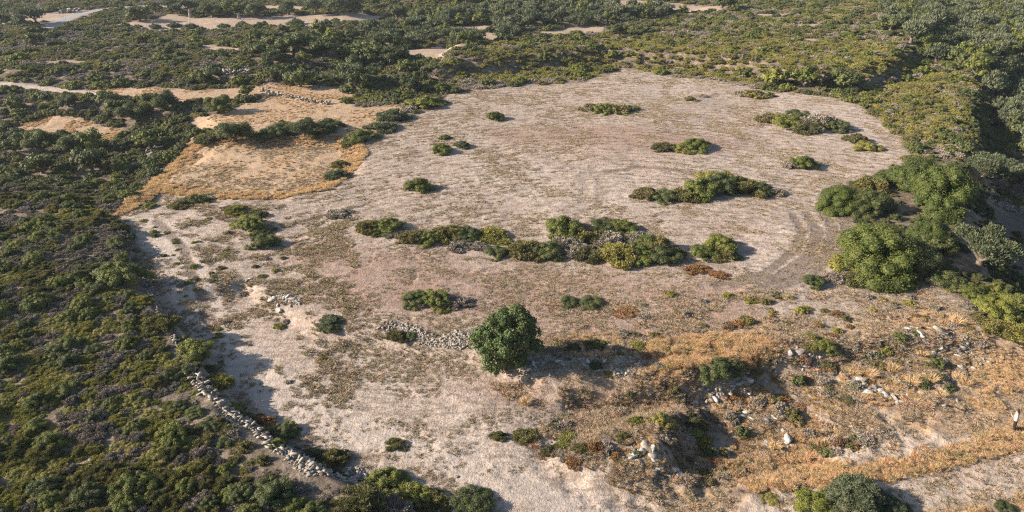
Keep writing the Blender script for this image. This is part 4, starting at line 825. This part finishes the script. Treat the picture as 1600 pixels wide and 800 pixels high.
# olive grove rows and wooded slope: every tree a thing of its own
def grove(Z, s, kinds, rad, lab):
    x, y = grid(95, 330, s, 30, .22); k = anyin(Z, x, y) & ~blocked(x, y) & (np.max([sdist(P, x, y) for P in GOLD[:3]], axis=0) < -2.8) & off_taken(x, y); x, y = x[k], y[k]; z = H(x, y); vis, px, py, d = visible(x, y, z, 20)
    for i in np.nonzero(vis)[0]:
        kd = kinds[int(rng.integers(len(kinds)))]; R = rng.uniform(*rad); ms = treelib(kd, int(rng.integers(3)), True)
        root = bpy.data.objects.new({'olive': 'olive_tree', 'dark': 'evergreen_tree', 'mastic': 'mastic_tree'}[kd], None); COL.objects.link(root); root.location = (x[i], y[i], z[i] - .1); root.rotation_euler = (0, 0, rng.uniform(0, 6.28)); root.scale = (R, R, R * rng.uniform(.8, 1.05))
        link('crown', ms[0], root); link('trunk', ms[1], root); TAKEN.append((x[i], y[i], R * .8))
        l = {'olive': 'silvery grey-green olive tree ', 'dark': 'dark evergreen tree ', 'mastic': 'bright green bushy tree '}[kd] + lab; tag(root, l, 'tree', l)
ZFAR = [p for p in FAR]
grove(ZOL, 5.4, ['olive', 'olive', 'olive', 'olive', 'mastic'], (2.1, 3.1), 'in the groves at the top of the picture')
grove(ZTR, 4.6, ['olive', 'olive', 'mastic', 'dark'], (2.2, 3.3), 'on the wooded far right slope')
grove([ZDK[0], ZDK[3]], 9.0, ['dark', 'dark', 'mastic'], (1.7, 2.9), 'in the scrub of the upper left')
grove([poly([(0, 60), (560, 60), (560, 130), (0, 128)])], 19.0, ['dark', 'dark', 'olive'], (1.6, 2.6), 'scattered over the far scrub at the upper left')
NTREE = len(TAKEN)
# scrub
MASS = poly([(1285, 290), (1400, 262), (1530, 255), (1560, 300), (1545, 470), (1400, 458), (1310, 440)])
def scrub_points():
    a = grid(14, 70, .78, 16); b = grid(70, 130, 1.0, 22); c = grid(130, 345, 1.6, 30)
    x = np.concatenate([a[0], b[0], c[0]]); y = np.concatenate([a[1], b[1], c[1]])
    k = ~blocked(x, y, .6); x, y = x[k], y[k]; k = off_taken(x, y); x, y = x[k], y[k]
    zy = anyin(ZY, x, y); dk = anyin(ZDK, x, y) | anyin(ZTR, x, y); n1 = fbm(x / 7, y / 7, 51) + .22 * (rng.random(len(x)) - .5); n2 = fbm(x / 6, y / 6, 61) + .16 * (rng.random(len(x)) - .5); n3 = rng.random(len(x)); 
    kind = np.where(n1 > .56, 'grey', 'heath'); kind = np.where((n2 > .54) & (n1 < .60), 'yellow', kind); kind = np.where(n3 < .07, 'mastic', kind); kind = np.where((n3 > .12) & (n3 < .18), 'dark', kind); kind = np.where((n3 > .18) & (n3 < .36), 'grey', kind)
    kind = np.where(zy, np.where(n3 < .68, 'yellow', np.where(n3 < .82, 'heath', np.where(n3 < .94, 'grey', 'mastic'))), kind)
    kind = np.where(dk, np.where(n3 < .20, 'dark', np.where(n3 < .30, 'mastic', np.where(n3 < .66, 'heath', 'grey'))), kind)
    ms_ = inside(MASS, x, y); kind = np.where(ms_, np.where(n3 < .5, 'dark', 'heath'), kind)
    near = y < 130; R = np.where(near, rng.uniform(.45, 1.05, len(x)), rng.uniform(.8, 1.6, len(x))); R *= np.where(y < 70, .88, 1.0)
    R = np.where((kind == 'mastic') | (kind == 'dark'), R * rng.uniform(1.15, 1.6, len(x)), R); R = np.where(zy, R * .95, R); R = np.where(kind == 'grey', R * .85, R)
    # gaps
    keep = fbm(x / 4, y / 4, 71) + .25 * rng.random(len(x)) > np.where(y > 130, .41, .35); keep |= (kind == 'mastic') | zy
    keep &= ~(inside(GULLY_SHADE, x, y) & (rng.random(len(x)) > .08)); keep &= ~(ms_ & (rng.random(len(x)) > .5)); R = np.where(ms_, R * .6, R)
    return x[keep], y[keep], kind[keep], R[keep]
sx, sy, sk_, sR = scrub_points(); sz = H(sx, sy)
shs = rng.uniform(.8, 1.2, len(sx)) * np.where(sk_ == 'yellow', .8, 1.0); shs = np.where(sy > 130, shs * .72, shs * .88)
wall_line = poly([(338, 622), (362, 645), (395, 668), (425, 695), (462, 712), (505, 738), (575, 760)]); wd_ = linedist(wall_line, sx, sy)
lowr = np.where(wd_ < 4.0, .35 + .13 * wd_, 1.0); sR = sR * np.where(wd_ < 3, .75, 1); shs = shs * lowr
vis, spx, spy, sdep = visible(sx, sy, sz, 15); score = np.where(vis, sR / sdep, -1)
pickv = rng.integers(0, NV, len(sx)); rot = rng.uniform(0, 6.28, len(sx))
LBL = {'mastic': 'dense bright green rounded bush ', 'dark': 'dark evergreen bush ', 'heath': 'spiky olive-green heath bush ', 'yellow': 'yellow-green low bush ', 'grey': 'grey-brown dry thorny bush '}
single = np.zeros(len(sx), bool)
for kd in LBL:
    i = np.nonzero(sk_ == kd)[0]; placed = sum(1 for o in S.objects if o.name.startswith(NAMES[kd][0])); i = i[np.argsort(-score[i])][:280 - placed]; i = i[score[i] > 0]; single[i] = True
    for j in i:
        far = sy[j] > 85; l = LBL[kd] + region(spx[j], spy[j])
        o = link(NAMES[kd][0], lib(kd, int(pickv[j]), bool(far)), loc=(sx[j], sy[j], sz[j] - .08), rz=rot[j], sc=(sR[j], sR[j], sR[j] * shs[j])); tag(o, l, 'bush', l)
# small cushion shrubs of the rough ground, each its own thing
MID = poly([(850, 470), (1180, 455), (1450, 455), (1560, 540), (1400, 560), (1180, 560), (1000, 600), (860, 570)])
LSL = poly([(215, 345), (420, 330), (500, 470), (560, 520), (450, 600), (330, 540), (250, 450)])
RGH = poly([(860, 640), (1000, 600), (1100, 570), (1300, 545), (1500, 510), (1560, 560), (1450, 640), (1330, 720), (1150, 760), (960, 750), (860, 715)])
def cushions(P, n, kinds, where, r0, r1):
    lo, hi = P.min(0), P.max(0); x = rng.uniform(lo[0], hi[0], n * 6); y = rng.uniform(lo[1], hi[1], n * 6); k = inside(P, x, y) & off_taken(x, y, .7) & (fbm(x / 3, y / 3, 141) > .47); x, y = x[k][:n], y[k][:n]; z = H(x, y)
    for i in range(len(x)):
        kd = kinds[int(rng.integers(len(kinds)))]; Rr = float(rng.uniform(r0, r1)); c_ = {'grey': 'grey-brown', 'heath': 'olive', 'yellow': 'yellowish', 'rust': 'rusty brown', 'dark': 'dark green'}[kd]; l = 'small ' + c_ + ' cushion shrub ' + where
        tag(link('cushion_shrub', lib(kd, int(rng.integers(NV)), True), loc=(x[i], y[i], z[i] - .04), rz=float(rng.uniform(0, 6.28)), sc=(Rr, Rr, Rr * float(rng.uniform(.6, 1.1)))), l, 'cushion shrub', l)
STRIP = poly([(330, 618), (400, 668), (470, 712), (590, 765), (590, 812), (470, 760), (380, 700), (315, 640)])
cushions(STRIP, 190, ['grey', 'heath', 'grey', 'yellow', 'heath'], 'along the near stone wall', .3, .62)
cushions(MID, 90, ['grey', 'grey', 'heath', 'rust', 'yellow'], 'on the stony band right of the carob tree', .25, .65)
cushions(LSL, 60, ['heath', 'grey', 'yellow', 'yellow'], 'on the worn slope at the left of the field', .2, .5)
cushions(RGH, 150, ['grey', 'grey', 'heath', 'rust', 'dark'], 'on the broken ground around the hollow', .25, .75)
def source(kd, k, far):
    me = lib(kd, k, far)
    for o in S.objects:
        if o.type == 'MESH' and o.data == me: return o
    return None
for far in (False, True):
    src, pid = [], {}
    rest = np.nonzero(~single & ((sy > 85) == far))[0]
    for kd in LBL:
        for k in range(NV):
            s = source(kd, k, far)
            if s: pid[(kd, k)] = len(src); src.append(s)
    have = {kd: [k for (a, k) in pid if a == kd] for kd in LBL}
    pk = []
    for j in rest:
        kd = sk_[j]
        if not have[kd]: kd = next(a for a in LBL if have[a])
        k = int(pickv[j]); k = k if (kd, k) in pid else have[kd][0]; pk.append(pid[(kd, k)])
    stuff('distant_scrub' if far else 'scrub', src, np.stack([sx[rest], sy[rest], sz[rest] - .08], 1), rot[rest], np.stack([sR[rest], sR[rest], sR[rest] * shs[rest]], 1), pk)
print('scrub', len(sx), 'single', single.sum())

# ------------------------------------------------------------------ dry grass
TUFT = [tuft_mesh('dry_tuft', 70 + k, 'tuft', 46, .75, .55, .035) for k in range(3)]
BRUSH = [tuft_mesh('dry_brush', 90 + k, 'brush', 120, .8, .8, .018) for k in range(3)]
STRAW = [tuft_mesh('straw_tuft', 80 + k, 'straw', 320, .55, .9, .009) for k in range(3)]
def tuft(px, py, wpx, label, hs=1.0, group=None):
    x, y, z = pt(px, py); R = size_m(wpx, x, y, z) / 2
    return tag(link('grass_tussock', random.choice(STRAW), loc=(x, y, float(H(x, y)) - .03), rz=random.uniform(0, 6.28), sc=(R, R, R * hs)), label, 'grass tussock', group)
for px, py, w_, lb in [(1335, 585, 30, 'golden tussock between the rocks below the bank, left one'), (1358, 588, 34, 'round golden tussock between the rocks below the bank, second one'), (1395, 580, 34, 'golden tussock at the right above the rubble patch'), (1392, 600, 26, 'small golden tussock in the rubble patch'), (1425, 600, 36, 'large tan tussock right of the rubble patch'), (1440, 555, 30, 'tan tussock under the rock outcrop'), (1455, 595, 30, 'golden tussock right of the rubble patch'), (1470, 618, 26, 'tan tussock above the white stone'), (1508, 600, 30, 'pale golden tussock below the outcrop at the right'), (1495, 590, 24, 'reddish tussock below the outcrop at the right'), (1495, 505, 34, 'spiky straw tussock above the outcrop'),
    (1240, 665, 26, 'upright straw tussock on the slope of the hollow'), (1246, 690, 30, 'leaning straw tussock on the slope of the hollow'), (1285, 700, 36, 'tall leaning straw tussock at the right of the hollow'), (1297, 675, 34, 'upper straw tussock at the right of the hollow'), (1210, 700, 30, 'dark gold tussock in the lower hollow'), (820, 630, 30, 'rounded orange-tan tussock just below the carob tree'), (1230, 720, 28, 'gold tussock at the lower rim of the hollow'), (1265, 715, 26, 'second gold tussock at the lower rim of the hollow')]:
    tuft(px, py, w_, lb, 1.0)
def gpoints(Z, n, y0=22, y1=120):
    out = []
    for P in Z:
        lo, hi = P.min(0), P.max(0); lo[1] = max(lo[1], y0); hi[1] = min(hi[1], y1); lo[0] = max(lo[0], -100); hi[0] = min(hi[0], 100)
        x = rng.uniform(lo[0], hi[0], n); y = rng.uniform(lo[1], hi[1], n); k = inside(P, x, y) & (np.abs(x) < .72 * y + 14); out.append(np.stack([x[k], y[k]], 1))
    return np.concatenate(out)
# individual straw tussocks of the dry meadow
bp = gpoints(BROWN, 22000); dens = fbm(bp[:, 0] / 3.5, bp[:, 1] / 3.5, 91); pp_ = np.minimum(linedist(PALETRACK[3], bp[:, 0], bp[:, 1]), linedist(PALETRACK[4], bp[:, 0], bp[:, 1])); bp = bp[(dens > .48) & (pp_ > 1.3 + .8 * rng.random(len(bp))) & off_taken(bp[:, 0], bp[:, 1], .6)]
bz = H(bp[:, 0], bp[:, 1]); v_, bpx, bpy_, bd = visible(bp[:, 0], bp[:, 1], bz, 0); bR = rng.uniform(.10, .34, len(bp)) * np.where((bpy_ > 560) & (bpx > 1000), 1.0, .75)
clear = (bpx > 1380) & (bpy_ > 640) & (bpy_ < 720); bR = np.where(clear, bR * .45, bR)
o_ = np.argsort(-np.where(v_, bR / bd, -1)); ind = o_[:240]; oth = o_[240:]
for j in ind:
    l = 'dry straw-coloured grass tussock ' + ('in the meadow at the lower right' if bpx[j] > 1180 else 'around the hollow below the carob tree' if bpy_[j] > 600 else 'on the stony ground right of the carob tree')
    tag(link('grass_tussock', STRAW[j % 3], loc=(bp[j, 0], bp[j, 1], bz[j] - .03), rz=float(rng.uniform(0, 6.28)), sc=(bR[j], bR[j], bR[j] * float(rng.uniform(.7, 1.3)))), l, 'grass tussock', l)
ssrc = []
for m in STRAW: ssrc.append(next(o for o in S.objects if o.data == m))
fr = gpoints(GOLD[:1], 16000, 60, 200); e = np.abs(sdist(GOLD[0], fr[:, 0], fr[:, 1])); rr_ = rng.random(len(e)); fr = fr[(e < .5 + 3.2 * rr_ ** 2.5)]
rimR = rng.uniform(.22, .50, len(fr)); g2 = np.concatenate([gpoints(GOLD[1:], 3000, 60, 260), gpoints(GOLD[:1], 2200, 60, 200)]); g2 = g2[fbm(g2[:, 0] / 4, g2[:, 1] / 4, 161) > .5]; PATCH = poly([(1005, 535), (1080, 525), (1180, 522), (1232, 545), (1215, 570), (1120, 590), (1040, 575)])
BELT = poly([(1130, 735), (1250, 712), (1330, 732), (1450, 705), (1620, 655), (1620, 700), (1450, 742), (1330, 765), (1180, 770)]); g3 = gpoints([PATCH, BELT], 2600)
fr = np.concatenate([fr, g2, g3]); fz = H(fr[:, 0], fr[:, 1]); fR = np.concatenate([rimR, rng.uniform(.12, .32, len(g2)), rng.uniform(.16, .42, len(g3))])
gp = np.concatenate([np.column_stack([bp[oth], bz[oth] - .03]), np.column_stack([fr, fz - .03])]); gR = np.concatenate([bR[oth], fR])
stuff('tall_dry_grass', ssrc, gp, rng.uniform(0, 6.28, len(gp)), np.stack([gR, gR, gR * rng.uniform(.7, 1.2, len(gp))], 1), rng.integers(0, 3, len(gp)))
# short tufts over the bare land (one of them per variant is a thing beside the path; the rest cannot be counted)
tsrc = [tag(link('dry_grass_tuft', m, loc=(*pt(*q)[:3],), sc=.4), lb, 'grass tuft') for m, q, lb in zip(TUFT, [(600, 590), (655, 612), (540, 610)], ['small dry grass tuft on the pale ground above the near stone wall', 'small dry grass tuft on the pale ground left of the carob tree', 'small dry grass tuft on the bare ground near the scrub shadow'])]
tp = gpoints([OPEN], 330000, 22, 170); n1 = fbm(tp[:, 0] / 5, tp[:, 1] / 5, 101); n2 = fbm(tp[:, 0] / 1.6, tp[:, 1] / 1.6, 111); tz = H(tp[:, 0], tp[:, 1]); _, tpx, tpy, _d = visible(tp[:, 0], tp[:, 1], tz, 0)
infield = inside(FIELD, tp[:, 0], tp[:, 1]); ontrack = np.minimum(linedist(PALETRACK[1], tp[:, 0], tp[:, 1]), linedist(PALETRACK[2], tp[:, 0], tp[:, 1])) < 1.1; fph = np.sin(furrow_phase(tp[:, 0], tp[:, 1]) * 2 * math.pi / 1.7); leftp = (tpx < 560) & (tpy > 320) & (tpy < 640); mid = (tpy > 420) & (tpy < 600)
thr = np.where(infield, np.where(fph > .45, .495, .60), np.where(leftp, .515, np.where(mid, .49, .565))); k = ~(ontrack & (rng.random(len(tp)) > .25)) & (.5 * n1 + .5 * n2 + .22 * (rng.random(len(tp)) - .5) > thr) & off_taken(tp[:, 0], tp[:, 1], .6)
tp, tz, infield = tp[k], tz[k], infield[k]; tR = rng.uniform(.07, .24, len(tp)) * (1 + .5 * (rng.random(len(tp)) > .93)) * np.where(leftp[k], 1.65, 1.0)
stuff('dry_grass', tsrc, np.column_stack([tp, tz - .01]), rng.uniform(0, 6.28, len(tp)), np.stack([tR, tR, tR * .9], 1), rng.integers(0, 3, len(tp)))
bsrc = [tag(link('brushwood_tuft', m, loc=(*pt(*q)[:3],), sc=.5), lb, 'dry plant') for m, q, lb in zip(BRUSH, [(1060, 640), (985, 612), (1180, 640)], ['brown dry brushwood tuft at the rim of the hollow', 'brown dry brushwood tuft in the shade right of the carob tree', 'brown dry brushwood tuft inside the shaded hollow'])]
qp = np.concatenate([gpoints([RGH], 15000, 22, 100), gpoints([MID], 4500, 22, 110), gpoints([poly([(770, 600), (880, 590), (1000, 600), (990, 770), (880, 740), (800, 680)])], 2600), gpoints(BROWN[:1], 3500, 22, 110)]); qn = fbm(qp[:, 0] / 2.5, qp[:, 1] / 2.5, 151); qp = qp[qn > .50]; qz = H(qp[:, 0], qp[:, 1]); qR = rng.uniform(.12, .42, len(qp))
stuff('dry_brushwood', bsrc, np.column_stack([qp, qz - .02]), rng.uniform(0, 6.28, len(qp)), np.stack([qR, qR, qR * .8], 1), rng.integers(0, 3, len(qp)))
print('tufts', len(tp), 'straw', len(gp))
# ------------------------------------------------------------------ rubble and loose stones
rp = gpoints(ROCKY + [RGH], 7000, 22, 190); rn = fbm(rp[:, 0] / 1.5, rp[:, 1] / 1.5, 121); rp = rp[rn > .52]; rR = rng.uniform(.04, .15, len(rp)) * (rng.random(len(rp)) ** 2 + .5)
sp_ = gpoints([OPEN], 9000, 22, 150); sR_ = rng.uniform(.02, .075, len(sp_)); sn = fbm(sp_[:, 0] / 6, sp_[:, 1] / 6, 131) > .48; sp_, sR_ = sp_[sn], sR_[sn]
ap = np.concatenate([rp, sp_]); aR = np.concatenate([rR, sR_]); az = H(ap[:, 0], ap[:, 1])
rsrc = [next(o for o in S.objects if o.data == m) for m in ROCKS]
stuff('rubble', rsrc, np.column_stack([ap, az + aR * .15]), rng.uniform(0, 6.28, len(ap)), np.stack([aR, aR, aR * .8], 1), rng.integers(0, len(rsrc), len(ap)), rng.uniform(-.5, .5, (len(ap), 2)))

# ------------------------------------------------------------------ thin summer haze over the whole land
def haze():
    bm = bmesh.new(); bmesh.ops.create_cube(bm, size=1); bmesh.ops.scale(bm, vec=(9200, 4900, 60), verts=bm.verts); bmesh.ops.translate(bm, vec=(0, 2300, 14), verts=bm.verts)
    me = bpy.data.meshes.new('haze'); bm.to_mesh(me); bm.free(); m = bpy.data.materials.new('haze'); m.use_nodes = True; t = m.node_tree; t.nodes.clear()
    o_ = t.nodes.new('ShaderNodeOutputMaterial'); v = t.nodes.new('ShaderNodeVolumePrincipled'); v.inputs['Color'].default_value = (.74, .84, 1.0, 1); v.inputs['Density'].default_value = .00013; v.inputs['Anisotropy'].default_value = .2
    t.links.new(v.outputs[0], o_.inputs['Volume']); me.materials.append(m); o = link('haze', me); o['kind'] = 'stuff'
haze()
